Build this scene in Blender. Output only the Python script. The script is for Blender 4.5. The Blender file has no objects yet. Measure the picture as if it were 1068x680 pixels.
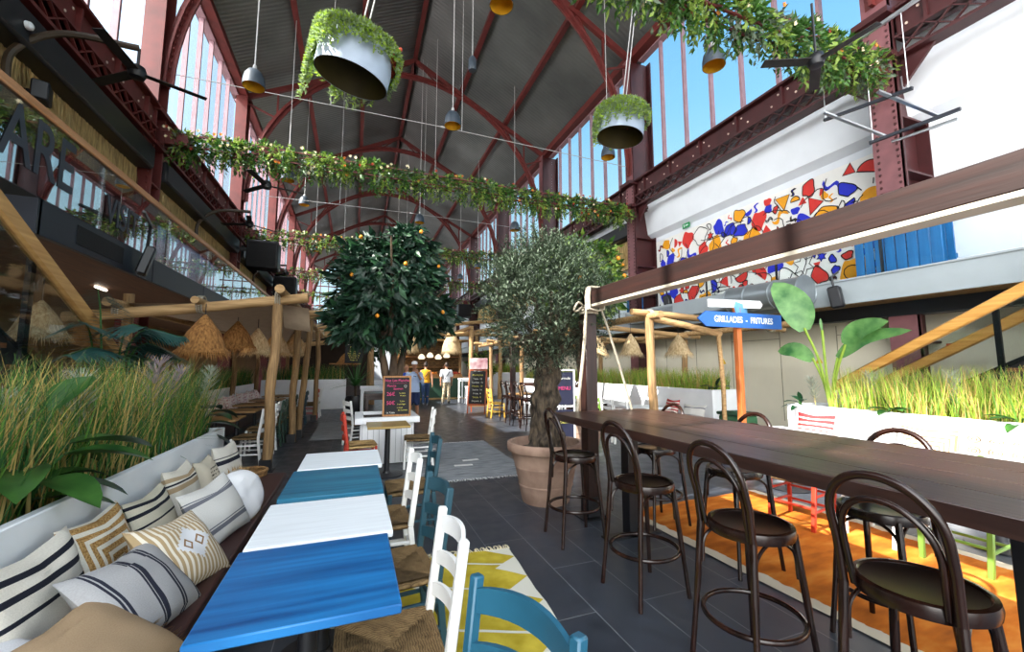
# light settings
EXPOSURE = 0.0
SUN_EL, SUN_AZ = 43.5, -12
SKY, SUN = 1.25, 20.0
FILL_GLOW, FILL_DIR, FILL_OFF, FILL_POW = 7.0, (-.85, -.5, .25), .22, 1.4  # white fill glow added to the sky, left and behind, brightening the hall
import bpy, math, random
from mathutils import Vector, Matrix, Euler, noise
PI = math.pi
C = bpy.context.scene.collection
R = math.radians
rng = random.Random(7)
def U(a, b): return rng.uniform(a, b)

# ---------------------------------------------------------------- materials
def nt(name):
    m = bpy.data.materials.new(name); m.use_nodes = True
    t = m.node_tree; t.nodes.clear()
    o = t.nodes.new('ShaderNodeOutputMaterial')
    return m, t, o
def nd(t, typ, **kw):
    n = t.nodes.new(typ)
    for k, v in kw.items():
        if k.startswith('i_'):
            key = k[2:]
            key = int(key) if key.isdigit() else key.replace('_', ' ')
            n.inputs[key].default_value = v
        else: setattr(n, k, v)
    return n
def c4(c): return (c[0], c[1], c[2], 1)
def hexc(h):
    v = [int(h[i:i+2], 16)/255 for i in (0, 2, 4)]
    return tuple(x/12.92 if x <= .04045 else ((x+.055)/1.055)**2.4 for x in v)
def col(c): return hexc(c) if isinstance(c, str) else c
def bsdf(t, o, rough=.5, metal=0, spec=.5):
    b = nd(t, 'ShaderNodeBsdfPrincipled')
    b.inputs['Roughness'].default_value = rough; b.inputs['Metallic'].default_value = metal
    b.inputs['Specular IOR Level'].default_value = spec
    t.links.new(b.outputs[0], o.inputs[0]); return b
def ramp(t, stops, interp='LINEAR'):
    r = nd(t, 'ShaderNodeValToRGB'); cr = r.color_ramp; cr.interpolation = interp
    while len(cr.elements) > 1: cr.elements.remove(cr.elements[-1])
    for i, (p, c) in enumerate(stops):
        e = cr.elements[0] if i == 0 else cr.elements.new(p)
        e.position = p; e.color = c4(c)
    return r
def M(name, c, rough=.5, var=.18, scale=8, bump=0, metal=0, stretch=(1, 1, 1), c2=None, spec=.5, detail=4, trans=0, alpha_mix=None):
    """plain surface: colour varied by noise, optional bump"""
    c = col(c); m, t, o = nt(name); b = bsdf(t, o, rough, metal, spec)
    co = nd(t, 'ShaderNodeTexCoord'); mp = nd(t, 'ShaderNodeMapping'); mp.inputs['Scale'].default_value = stretch
    t.links.new(co.outputs['Object'], mp.inputs[0])
    n = nd(t, 'ShaderNodeTexNoise'); n.inputs['Scale'].default_value = scale; n.inputs['Detail'].default_value = detail
    t.links.new(mp.outputs[0], n.inputs['Vector'])
    lo = tuple(x*(1-var) for x in c); hi = col(c2) if c2 else tuple(min(1, x*(1+var)) for x in c)
    r = ramp(t, [(.3, lo), (.7, hi)]); t.links.new(n.outputs[0], r.inputs[0]); t.links.new(r.outputs[0], b.inputs['Base Color'])
    if bump:
        bp = nd(t, 'ShaderNodeBump'); bp.inputs['Strength'].default_value = bump; bp.inputs['Distance'].default_value = .02
        t.links.new(n.outputs[0], bp.inputs['Height']); t.links.new(bp.outputs[0], b.inputs['Normal'])
    if trans:
        tr = nd(t, 'ShaderNodeBsdfTranslucent'); t.links.new(r.outputs[0], tr.inputs[0])
        mx = nd(t, 'ShaderNodeMixShader'); mx.inputs[0].default_value = trans
        t.links.new(b.outputs[0], mx.inputs[1]); t.links.new(tr.outputs[0], mx.inputs[2]); t.links.new(mx.outputs[0], o.inputs[0])
    return m
def wood(name, c, c2, axis=0, scale=3, rough=.5, bump=.15, spec=.5):
    s = [14, 14, 14]; s[axis] = .8
    return M(name, c, rough, 0, scale, bump, 0, tuple(s), c2, spec, 6)
def stripes_mat(name, stops, axis=1, rough=.9, weave=.25):
    """fabric with woven bands: constant ramp over the cloth's own UV"""
    m, t, o = nt(name); b = bsdf(t, o, rough, 0, .2)
    uv = nd(t, 'ShaderNodeUVMap'); sx = nd(t, 'ShaderNodeSeparateXYZ'); t.links.new(uv.outputs[0], sx.inputs[0])
    r = ramp(t, [(p, col(c)) for p, c in stops], 'CONSTANT'); t.links.new(sx.outputs[axis], r.inputs[0])
    n = nd(t, 'ShaderNodeTexNoise'); n.inputs['Scale'].default_value = 90; t.links.new(uv.outputs[0], n.inputs['Vector'])
    mx = nd(t, 'ShaderNodeMix', data_type='RGBA', blend_type='MULTIPLY'); mx.inputs['Factor'].default_value = .5
    r2 = ramp(t, [(.3, (.72, .7, .68)), (.7, (1, 1, 1))]); t.links.new(n.outputs[0], r2.inputs[0])
    t.links.new(r.outputs[0], mx.inputs['A']); t.links.new(r2.outputs[0], mx.inputs['B']); t.links.new(mx.outputs['Result'], b.inputs['Base Color'])
    bp = nd(t, 'ShaderNodeBump'); bp.inputs['Strength'].default_value = weave; bp.inputs['Distance'].default_value = .005
    t.links.new(n.outputs[0], bp.inputs['Height']); t.links.new(bp.outputs[0], b.inputs['Normal'])
    return m
def mth(t, op, a, b=None):
    n = nd(t, 'ShaderNodeMath', operation=op)
    for i, x in enumerate((a, b)):
        if x is None: continue
        if isinstance(x, (int, float)): n.inputs[i].default_value = x
        else: t.links.new(x, n.inputs[i])
    return n.outputs[0]
def mixc(t, f, a, b):
    mx = nd(t, 'ShaderNodeMix', data_type='RGBA')
    for k, x in (('Factor', f), ('A', a), ('B', b)):
        if isinstance(x, tuple): mx.inputs[k].default_value = c4(x)
        elif isinstance(x, (int, float)): mx.inputs[k].default_value = x
        else: t.links.new(x, mx.inputs[k])
    return mx.outputs['Result']
def glass_mat(name, tint=(1, 1, 1), refl=1.0, ior=1.5, rough=.0):
    """thin pane: transparent plus mirror by Fresnel"""
    m, t, o = nt(name)
    tr = nd(t, 'ShaderNodeBsdfTransparent'); tr.inputs[0].default_value = c4(tint)
    gl = nd(t, 'ShaderNodeBsdfGlossy'); gl.inputs['Roughness'].default_value = rough
    lw = nd(t, 'ShaderNodeLayerWeight'); lw.inputs[0].default_value = .5; r0 = ((ior-1)/(ior+1))**2
    f = mth(t, 'MULTIPLY', mth(t, 'ADD', mth(t, 'MULTIPLY', mth(t, 'POWER', lw.outputs['Facing'], 4), 1-r0), r0), refl)
    mx = nd(t, 'ShaderNodeMixShader'); t.links.new(f, mx.inputs[0])
    t.links.new(tr.outputs[0], mx.inputs[1]); t.links.new(gl.outputs[0], mx.inputs[2]); t.links.new(mx.outputs[0], o.inputs[0])
    return m
def emit_mat(name, c, s):
    m, t, o = nt(name); e = nd(t, 'ShaderNodeEmission'); e.inputs[0].default_value = c4(col(c)); e.inputs[1].default_value = s
    t.links.new(e.outputs[0], o.inputs[0]); return m

# ---------------------------------------------------------------- mesh builder
class MB:
    def __init__(s): s.v = []; s.f = []; s.m = []; s.uv = None; s.mi = 0
    def face(s, idx): s.f.append(idx); s.m.append(s.mi)
    def raw(s, vs, fs, mat=None):
        k = len(s.v)
        s.v += [tuple(mat @ Vector(p)) for p in vs] if mat is not None else [tuple(p) for p in vs]
        for f in fs: s.face(tuple(i+k for i in f))
    def box(s, c, d, bev=0, mat=None):
        hx, hy, hz = d[0]/2, d[1]/2, d[2]/2; b = min(bev, .45*min(d))
        if b <= 0:
            vs = [(c[0]+x*hx, c[1]+y*hy, c[2]+z*hz) for x in (-1, 1) for y in (-1, 1) for z in (-1, 1)]
            fs = [(0,1,3,2),(4,6,7,5),(0,4,5,1),(2,3,7,6),(0,2,6,4),(1,5,7,3)]
            s.raw(vs, fs, mat); return s
        vs = []; ix = {}
        for x in (-1, 1):
            for y in (-1, 1):
                for z in (-1, 1):
                    for a in range(3):
                        e = [hx-b, hy-b, hz-b]; e[a] += b
                        ix[x, y, z, a] = len(vs); vs.append((c[0]+x*e[0], c[1]+y*e[1], c[2]+z*e[2]))
        fs = []
        for a in range(3):
            o1, o2 = (a+1) % 3, (a+2) % 3
            for sg in (-1, 1):
                q = []
                for (p, r_) in ((-1,-1),(1,-1),(1,1),(-1,1)):
                    k = [0,0,0]; k[a] = sg; k[o1] = p; k[o2] = r_; q.append(ix[k[0],k[1],k[2],a])
                fs.append(tuple(q if sg > 0 else q[::-1]))
            for p in (-1, 1):
                for r_ in (-1, 1):
                    k0 = [0,0,0]; k0[a] = -1; k0[o1] = p; k0[o2] = r_; k1 = list(k0); k1[a] = 1
                    q = (ix[(*k0, o1)], ix[(*k1, o1)], ix[(*k1, o2)], ix[(*k0, o2)])
                    fs.append(q if p*r_ < 0 else q[::-1])
        for x in (-1, 1):
            for y in (-1, 1):
                for z in (-1, 1):
                    q = tuple(ix[x,y,z,a] for a in range(3)); fs.append(q if x*y*z > 0 else q[::-1])
        s.raw(vs, fs, mat); return s
    def bar(s, p0, p1, w, h, up=(0,0,1), bev=0):
        """rectangular bar from p0 to p1; w sideways, h along up"""
        p0, p1 = Vector(p0), Vector(p1); d = p1-p0; L = d.length
        if L < 1e-6: return s
        x = d/L; u = Vector(up)
        if abs(x.dot(u)) > .99: u = Vector((0,1,0))
        y = u.cross(x).normalized(); z = x.cross(y)
        m = Matrix(((x.x,y.x,z.x,(p0.x+p1.x)/2),(x.y,y.y,z.y,(p0.y+p1.y)/2),(x.z,y.z,z.z,(p0.z+p1.z)/2),(0,0,0,1)))
        s.box((0,0,0), (L,w,h), bev, m); return s
    def tube(s, pts, r, n=8, caps=True, closed=False):
        pts = [Vector(p) for p in pts]; N = len(pts)
        rs = r if isinstance(r, (list, tuple)) else [r]*N
        tang = []
        for i in range(N):
            a = pts[(i-1) % N] if (closed or i > 0) else pts[i]; b = pts[(i+1) % N] if (closed or i < N-1) else pts[i]
            d = (b-a); tang.append(d.normalized() if d.length > 1e-9 else Vector((0,0,1)))
        t0 = tang[0]; u = Vector((0,0,1)) if abs(t0.z) < .9 else Vector((1,0,0))
        nrm = (u - t0*u.dot(t0)).normalized(); k = len(s.v)
        for i in range(N):
            nrm = (nrm - tang[i]*nrm.dot(tang[i])); nrm = nrm.normalized() if nrm.length > 1e-6 else tang[i].orthogonal().normalized()
            bn = tang[i].cross(nrm)
            for j in range(n):
                a = 2*PI*j/n; s.v.append(tuple(pts[i]+(nrm*math.cos(a)+bn*math.sin(a))*rs[i]))
        for i in range(N if closed else N-1):
            i2 = (i+1) % N
            for j in range(n):
                j2 = (j+1) % n; s.face((k+i*n+j, k+i*n+j2, k+i2*n+j2, k+i2*n+j))
        if caps and not closed:
            s.face(tuple(k+j for j in range(n))[::-1]); s.face(tuple(k+(N-1)*n+j for j in range(n)))
        return s
    def lathe(s, prof, n=20, c=(0,0,0), mat=None, cap0=True, cap1=True):
        k = len(s.v); vs = []
        for (r, z) in prof:
            for j in range(n):
                a = 2*PI*j/n; vs.append((c[0]+r*math.cos(a), c[1]+r*math.sin(a), c[2]+z))
        fs = []
        for i in range(len(prof)-1):
            for j in range(n):
                j2 = (j+1) % n; fs.append((i*n+j, i*n+j2, (i+1)*n+j2, (i+1)*n+j))
        if cap0: fs.append(tuple(range(n))[::-1])
        if cap1: fs.append(tuple((len(prof)-1)*n+j for j in range(n)))
        s.raw(vs, fs, mat); return s
    def ell(s, c, r, n=12, m=8, mat=None):
        vs = [(c[0], c[1], c[2]-r[2])]; fs = []
        for i in range(1, m):
            a = -PI/2+PI*i/m
            for j in range(n):
                b = 2*PI*j/n; vs.append((c[0]+r[0]*math.cos(a)*math.cos(b), c[1]+r[1]*math.cos(a)*math.sin(b), c[2]+r[2]*math.sin(a)))
        vs.append((c[0], c[1], c[2]+r[2])); T = len(vs)-1
        for j in range(n): fs.append((0, 1+(j+1) % n, 1+j)); fs.append((T, T-n+j, T-n+(j+1) % n))
        for i in range(m-2):
            for j in range(n):
                a = 1+i*n+j; b = 1+i*n+(j+1) % n; fs.append((a, b, b+n, a+n))
        s.raw(vs, fs, mat); return s
    def prism(s, poly, d, mat=None):
        """polygon in XY extruded along Z by d (then mat)"""
        n = len(poly); vs = [(x, y, 0) for x, y in poly]+[(x, y, d) for x, y in poly]
        fs = [tuple(range(n))[::-1], tuple(range(n, 2*n))]+[(i, (i+1) % n, n+(i+1) % n, n+i) for i in range(n)]
        s.raw(vs, fs, mat); return s
    def leaf(s, p, d, side, L, W, fold=.2, droop=.15):
        """one leaf: two folded halves, five points along"""
        p, d, side = Vector(p), Vector(d).normalized(), Vector(side)
        side = (side - d*side.dot(d)); side = side.normalized() if side.length > 1e-5 else d.orthogonal().normalized()
        nn = d.cross(side); m1 = p+d*L*.45; t = p+d*L-nn*L*droop
        l = m1+side*W/2+nn*W*fold; r_ = m1-side*W/2+nn*W*fold; k = len(s.v)
        s.v += [tuple(p), tuple(l), tuple(m1), tuple(r_), tuple(t)]
        s.face((k, k+2, k+1)); s.face((k, k+3, k+2)); s.face((k+1, k+2, k+4)); s.face((k+2, k+3, k+4))
    def blade(s, p, d, L, w, bend, seg=3):
        """a grass blade: tapering strip that bends over"""
        p = Vector(p); d = Vector(d).normalized(); b = Vector(bend); k = len(s.v)
        sd = d.cross(b); sd = sd.normalized() if sd.length > 1e-6 else d.orthogonal().normalized()
        for i in range(seg+1):
            f = i/seg; q = p+d*L*f+b*L*f*f; ww = w*(1-f*.92)/2
            s.v += [tuple(q-sd*ww), tuple(q+sd*ww)]
        for i in range(seg): s.face((k+2*i, k+2*i+1, k+2*i+3, k+2*i+2))
    def build(s, name, mat, parent=None, loc=None, rot=None, smooth=40, uvs=None):
        me = bpy.data.meshes.new(name); me.from_pydata(s.v, [], s.f)
        mats = mat if isinstance(mat, (list, tuple)) else [mat]
        for mm in mats: me.materials.append(mm)
        if len(mats) > 1: me.polygons.foreach_set('material_index', [min(i, len(mats)-1) for i in s.m])
        if uvs is not None:
            ul = me.uv_layers.new(name='UVMap')
            idx = [0]*len(me.loops); me.loops.foreach_get('vertex_index', idx)
            fl = []
            for i in idx: fl += list(uvs[i])
            ul.data.foreach_set('uv', fl)
        if smooth:
            me.polygons.foreach_set('use_smooth', [True]*len(me.polygons)); me.set_sharp_from_angle(angle=R(smooth))
        me.update()
        o = bpy.data.objects.new(name, me); C.objects.link(o)
        if parent: o.parent = parent
        if loc is not None: o.location = loc
        if rot is not None: o.rotation_euler = rot
        return o
def tag(o, label=None, cat=None, group=None, kind=None):
    if label: o['label'] = label
    if cat: o['category'] = cat
    if group: o['group'] = group
    if kind: o['kind'] = kind
    return o
def thing(name, label, cat, loc=(0,0,0), rz=0, group=None):
    o = bpy.data.objects.new(name, None); C.objects.link(o); o.empty_display_size = .1
    o.location = loc; o.rotation_euler = (0,0,rz); return tag(o, label, cat, group)
def struct(o, label=None, cat=None): o['kind'] = 'structure'; return tag(o, label, cat)
def dup(root, loc, rz=0, label=None, group=None):
    r = root.copy(); C.objects.link(r); r.location = loc
    r.rotation_euler = rz if isinstance(rz, (tuple, list)) else (0,0,rz)
    if label: r['label'] = label
    if group: r['group'] = group
    for ch in list(root.children):
        c = ch.copy(); C.objects.link(c); c.parent = r
        for g in ch.children: d = g.copy(); C.objects.link(d); d.parent = c
    return r
def text(name, s, size, mat, parent=None, loc=(0,0,0), rot=(0,0,0), ext=.002, align='CENTER', off=0, sx=1):
    cu = bpy.data.curves.new(name, 'FONT'); cu.body = s; cu.size = size; cu.extrude = ext; cu.align_x = align; cu.align_y = 'CENTER'; cu.offset = off
    cu.materials.append(mat); o = bpy.data.objects.new(name, cu); C.objects.link(o)
    bpy.context.view_layer.update(); me = bpy.data.meshes.new_from_object(o.evaluated_get(bpy.context.evaluated_depsgraph_get()))
    bpy.data.objects.remove(o); bpy.data.curves.remove(cu); me.name = name; me.transform(Matrix.Diagonal((sx, 1, 1, 1))); o = bpy.data.objects.new(name, me); C.objects.link(o)
    if parent: o.parent = parent
    o.location = loc; o.rotation_euler = rot; o['kind'] = 'stuff' if len(s) > 100 else 'thing'; return o
def lerp(a, b, f): return tuple(a[i]+(b[i]-a[i])*f for i in range(len(a)))
def bez(pts, n):
    """smooth curve through points (Catmull-Rom)"""
    P = [Vector(p) for p in pts]; P = [P[0]*2-P[1]]+P+[P[-1]*2-P[-2]]; out = []
    for i in range(1, len(P)-2):
        for k in range(n):
            t = k/n; a, b, c, d = P[i-1], P[i], P[i+1], P[i+2]
            out.append(.5*((2*b)+(c-a)*t+(2*a-5*b+4*c-d)*t*t+(3*b-a-3*c+d)*t**3))
    out.append(P[-2]); return out
# ---------------------------------------------------------------- shared materials
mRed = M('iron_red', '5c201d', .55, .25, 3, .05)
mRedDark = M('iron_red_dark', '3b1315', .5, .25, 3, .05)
mRedLit = M('iron_flange_lit', '764a4e', .5, .15, 4)  # paler red for the hall-facing flange: light on it put into the colour
mRivet = M('rivet_light', 'c9b3a5', .4, .1, 9)
mBlack = M('black_metal', '14151a', .45, .2, 6)
mBlackFab = M('black_grille', '0d0d10', .8, .3, 60, .2)
mNavy = M('fascia_charcoal', '20242e', .45, .1, 4)
mWhite = M('white_paint', 'eef0f2', .55, .04, 3, .03)
mWhiteWall = M('white_wall', 'e6ebf2', .8, .03, 2)
mBeige = M('beige_wall', 'e2dac4', .8, .04, 2)
mTan = M('tan_wall', '9c7a55', .8, .15, 2)
mGreyFascia = M('grey_fascia', '9aa3a8', .5, .06, 2)
mGreyDuct = M('grey_duct', '8d959a', .35, .1, 3, 0, .6)
mBrownUnder = wood('brown_soffit', '4a2f1c', '6b4526', 1, 2, .6)
mWicker = M('wicker_soffit', '8a6a3c', .8, .4, 30, .4)
mRailWood = wood('handrail_wood', 'b07c44', 'cf9f63', 0, 2, .4, .05)
mLog = wood('log_wood', '6e5335', 'a88559', 2, 3, .75, .5)
mLogX = wood('log_wood_pale', '86673f', 'bb9768', 0, 2, .75, .5)
mDarkWood = wood('dark_table_wood', '261714', '3c2721', 1, 2.5, .32, .08, .5)
mDarkPost = wood('dark_post_wood', '1a0c09', '2e150f', 2, 2, .5, .1)
mDarkBeam = wood('dark_beam_wood', '1a0c09', '2e150f', 1, 2, .5, .1)
mBent = M('bentwood', '130a08', .25, .3, 14, 0, 0, (1,1,.2), '29150f')
mSeatDark = M('seat_ply', '1c1513', .3, .25, 8)
mBrownBench = M('maroon_bench', '3a2220', .5, .12, 5)
mRope = M('cotton_rope', 'a59c8a', .9, .2, 60, .5)
def rush_mat(name, a, b_):
    m, t, o = nt(name); b = bsdf(t, o, .85, 0, .2); cn = nd(t, 'ShaderNodeTexCoord'); s = nd(t, 'ShaderNodeSeparateXYZ'); t.links.new(cn.outputs['Object'], s.inputs[0])
    d = mth(t, 'MAXIMUM', mth(t, 'ABSOLUTE', s.outputs[0]), mth(t, 'ABSOLUTE', s.outputs[1])); n = nd(t, 'ShaderNodeTexNoise'); n.inputs['Scale'].default_value = 26; n.inputs['Detail'].default_value = 5; t.links.new(cn.outputs['Object'], n.inputs['Vector'])
    st = mth(t, 'FRACT', mth(t, 'ADD', mth(t, 'MULTIPLY', d, 95), mth(t, 'MULTIPLY', n.outputs[0], 2.2))); v = mth(t, 'MULTIPLY', mth(t, 'ADD', st, mth(t, 'MULTIPLY', n.outputs[0], 1.2)), .5)
    r = ramp(t, [(.2, col(a)), (.8, col(b_))]); t.links.new(v, r.inputs[0]); t.links.new(r.outputs[0], b.inputs['Base Color'])
    bp = nd(t, 'ShaderNodeBump'); bp.inputs['Strength'].default_value = .8; bp.inputs['Distance'].default_value = .01; t.links.new(v, bp.inputs['Height']); t.links.new(bp.outputs[0], b.inputs['Normal']); return m
mRush = rush_mat('rush_seat', '3d2d1b', '8c7350')
mTerra = M('terracotta', '8f7262', .8, .18, 5, .15, 0, (1,1,1), 'a88c7a')
mSoil = M('soil', '2a1e16', .95, .4, 30, .6)
mGreenA = M('blade_green', '648f38', .6, .2, 6, trans=.35)
mGreenB = M('blade_light_green', 'a2bf48', .6, .2, 6, trans=.4)
mStraw = M('blade_straw', 'c9ad66', .7, .2, 6, trans=.3)
mGreenDk = M('blade_dark_green', '3c6a34', .6, .2, 6, trans=.25)
mLeafFicus = M('ficus_leaf', '173324', .5, .3, 5, trans=.15)
mLeafFicus2 = M('ficus_leaf_light', '305636', .5, .3, 5, trans=.25)
mLeafOlive = M('olive_leaf', '55644f', .6, .25, 5, trans=.2)
mLeafOlive2 = M('olive_leaf_dark', '2f3d2e', .6, .25, 5, trans=.2)
mLeafLem = M('lemon_leaf', '3c6426', .4, .3, 5, trans=.3)
mLeafLem2 = M('lemon_leaf_light', '86a046', .4, .2, 5, trans=.35)
mOrange = M('orange_fruit', 'd98a1c', .5, .1, 9)
mBark = M('bark', '33261c', .9, .4, 12, .9, 0, (1,1,.25), '5c4a38')
mBarkOlive = M('olive_bark', '15110d', .95, .45, 24, 1, 0, (1,1,.35), '5a4d3d')
mPampas = M('pampas_plume', 'a3939b', .95, .25, 20, trans=.3)
mPampasG = M('pampas_plume_pale', 'aeb3a2', .95, .25, 20, trans=.3)
mThatch = M('thatch', 'c09a5c', .95, .5, 26, .7, 0, (1,1,.08), 'e6c98c')
mStrawLamp = M('straw_shade', 'c9a878', .95, .3, 40, .5, 0, (1,1,.1), 'e4cfa6', trans=.3)
mStrawDk = M('straw_shade_brown', '8a5c2e', .95, .35, 40, .5, 0, (1,1,.1), 'bf8a4e', trans=.3)
mBlueTop = M('blue_stain', '14508f', .36, .2, 2.2, .03, 0, (.6,9,1), '2478b8', .5, 5)
mBlueTop2 = M('teal_blue_stain', '17557c', .36, .25, 2.2, .03, 0, (.6,9,1), '2f7c98', .5, 5)
mWhiteTop = M('white_limed_wood', 'e4eaee', .45, .05, 3, .03, 0, (1,12,1))
mTeal = M('teal_paint', '234754', .45, .12, 6)
mBluePaint = M('blue_paint', '255a72', .35, .1, 6)
mChairWhite = M('white_chair_paint', 'e9e9e6', .45, .05, 6)
mChairGreen = M('green_chair_paint', '5c7d2e', .5, .1, 6)
mChairDkGreen = M('dark_green_chair_paint', '214032', .5, .1, 6)
mChairRed = M('red_chair_paint', 'b5321c', .45, .1, 6)
mChairYellow = M('yellow_chair_paint', 'd0a542', .5, .1, 6)
mGreyCloth = M('canvas', 'b5a088', .9, .08, 8, .1)
mChalk = M('chalkboard', '1c1a1c', .8, .3, 4)
mChalkWood = wood('chalkboard_frame', '8a5a2c', 'b98550', 2, 3, .6)
mPink = M('chalk_pink', 'd0457a', .9, .05, 9)
mChalkWhite = M('chalk_white', 'cfcfc8', .9, .05, 9)
mChalkYel = M('chalk_yellow', 'c9c25a', .9, .05, 9)
mSteel = M('steel', 'b9bcc0', .3, .1, 5, 0, .9)
mCable = M('cable', 'a8a8a8', .5, .1, 5)
mPendant = M('pendant_grey', '36404a', .45, .1, 5)
mPendantIn = M('pendant_gold_inside', 'e0a826', .4, .1, 5)
mSkin = M('skin', 'c08a6c', .55, .08, 8)
mGlassWin = glass_mat('window_glass', (.985, .99, 1), .6, 1.4)
mGlassBal = glass_mat('balustrade_glass', (.8, .84, .86), 1.0, 4.6)
mGlassStair = glass_mat('stair_glass', (.8, .84, .84), 1.0, 1.7)
mBulb = emit_mat('warm_bulb', (1, .72, .4), 12)
mSignBlue = M('sign_blue', '2f66b8', .5, .06, 5)
mSignWhite = M('sign_white', 'f2f4f6', .5, .03, 5)
mBlueShut = M('blue_panel', '1f6aa6', .5, .15, 3, .1, 0, (8,8,.4))
# ---------------------------------------------------------------- camera, sky, sun
cam = bpy.data.cameras.new('camera'); cam.lens = 36*430/1068; cam.sensor_width = 36; cam.sensor_fit = 'HORIZONTAL'; cam.clip_start = .05
co = bpy.data.objects.new('camera', cam); C.objects.link(co); co.location = (0, 0, 1.6)
co.rotation_euler = (PI/2+math.atan(.1), 0, -R(20.78)); bpy.context.scene.camera = co
sc = bpy.context.scene
sc.view_settings.view_transform = 'Standard'; sc.view_settings.look = 'None'; sc.view_settings.gamma = 1; sc.view_settings.use_curve_mapping = False
sc.view_settings.exposure = EXPOSURE
sc.cycles.max_bounces = 7; sc.cycles.diffuse_bounces = 4; sc.cycles.glossy_bounces = 3; sc.cycles.transmission_bounces = 4
sc.cycles.transparent_max_bounces = 16; sc.cycles.use_denoising = True; sc.cycles.sample_clamp_indirect = 6; sc.cycles.caustics_reflective = False; sc.cycles.caustics_refractive = False
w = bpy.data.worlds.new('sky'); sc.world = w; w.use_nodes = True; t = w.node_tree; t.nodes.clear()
tc = nd(t, 'ShaderNodeTexCoord'); sx = nd(t, 'ShaderNodeSeparateXYZ'); t.links.new(tc.outputs['Generated'], sx.inputs[0])
sr = ramp(t, [(0, (.30,.27,.22)), (.485, (.34,.31,.27)), (.515, (.72,.92,1.0)), (.64, (.52,.85,1.0)), (.76, (.27,.63,.97)), (.88, (.15,.46,.9)), (1, (.1,.34,.8))]); t.links.new(mth(t, 'MULTIPLY_ADD', sx.outputs[2], .5), sr.inputs[0])
[n_ for n_ in t.nodes if n_.type == 'MATH'][-1].inputs[2].default_value = .5
dp = nd(t, 'ShaderNodeVectorMath', operation='DOT_PRODUCT'); dp.inputs[1].default_value = Vector(FILL_DIR).normalized(); t.links.new(tc.outputs['Generated'], dp.inputs[0])
gl_ = mth(t, 'POWER', mth(t, 'MAXIMUM', mth(t, 'DIVIDE', mth(t, 'ADD', dp.outputs['Value'], FILL_OFF), 1+FILL_OFF), 0), FILL_POW)
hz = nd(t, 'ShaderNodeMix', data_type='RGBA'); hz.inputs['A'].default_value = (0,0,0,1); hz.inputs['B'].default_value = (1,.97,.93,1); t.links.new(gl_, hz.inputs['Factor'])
vm = nd(t, 'ShaderNodeVectorMath', operation='MULTIPLY_ADD'); vm.inputs[1].default_value = (FILL_GLOW,)*3; t.links.new(hz.outputs['Result'], vm.inputs[0]); t.links.new(sr.outputs[0], vm.inputs[2])
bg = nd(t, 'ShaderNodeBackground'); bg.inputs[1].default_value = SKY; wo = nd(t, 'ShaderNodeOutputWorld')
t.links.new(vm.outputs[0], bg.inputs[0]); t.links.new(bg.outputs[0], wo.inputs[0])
sl = bpy.data.lights.new('sun', 'SUN'); sl.energy = SUN; sl.angle = R(.6); sl.color = (1, .95, .86)
so = bpy.data.objects.new('sun', sl); C.objects.link(so)
_a = R(SUN_AZ); _e = R(SUN_EL); sdir = Vector((-math.cos(_e)*math.cos(_a), math.cos(_e)*math.sin(_a), math.sin(_e)))
so.rotation_euler = sdir.to_track_quat('Z', 'Y').to_euler(); so.location = sdir*30+Vector((0,10,10))

# ---------------------------------------------------------------- floor
m, t, o = nt('slate_tiles'); b = bsdf(t, o, .38)
g = nd(t, 'ShaderNodeNewGeometry'); sx = nd(t, 'ShaderNodeSeparateXYZ'); t.links.new(g.outputs['Position'], sx.inputs[0])
cx = nd(t, 'ShaderNodeCombineXYZ'); t.links.new(sx.outputs[1], cx.inputs[0]); t.links.new(sx.outputs[0], cx.inputs[1])
br = nd(t, 'ShaderNodeTexBrick'); br.inputs['Scale'].default_value = 1; br.inputs['Brick Width'].default_value = 1.25; br.inputs['Row Height'].default_value = .385
br.inputs['Mortar Size'].default_value = .0035; br.inputs['Mortar Smooth'].default_value = .1; br.offset = .5
br.inputs['Color1'].default_value = c4(col('2f343d')); br.inputs['Color2'].default_value = c4(col('383d46')); br.inputs['Mortar'].default_value = c4(col('6c7075'))
t.links.new(cx.outputs[0], br.inputs['Vector'])
n = nd(t, 'ShaderNodeTexNoise'); n.inputs['Scale'].default_value = 5; n.inputs['Detail'].default_value = 6; t.links.new(g.outputs['Position'], n.inputs['Vector'])
r = ramp(t, [(.3, (.8,.8,.8)), (.75, (1.15,1.15,1.15))]); t.links.new(n.outputs[0], r.inputs[0])
mx = nd(t, 'ShaderNodeMix', data_type='RGBA', blend_type='MULTIPLY'); mx.inputs['Factor'].default_value = 1
t.links.new(br.outputs[0], mx.inputs['A']); t.links.new(r.outputs[0], mx.inputs['B']); t.links.new(mx.outputs['Result'], b.inputs['Base Color'])
rr = ramp(t, [(.3, (.3,.3,.3)), (.7, (.48,.48,.48))]); t.links.new(n.outputs[0], rr.inputs[0]); t.links.new(rr.outputs[0], b.inputs['Roughness'])
mFloor = m
f = MB(); f.box((2.3, 27, -.05), (16, 63, .1)); struct(f.build('floor', mFloor), 'dark slate tiled hall floor')

XL, XR = -4.9, 9.5
FR = [-3.3, 4.4, 12.1, 19.8, 27.3, 34.9, 42.5, 50.1, 57.7]
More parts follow.
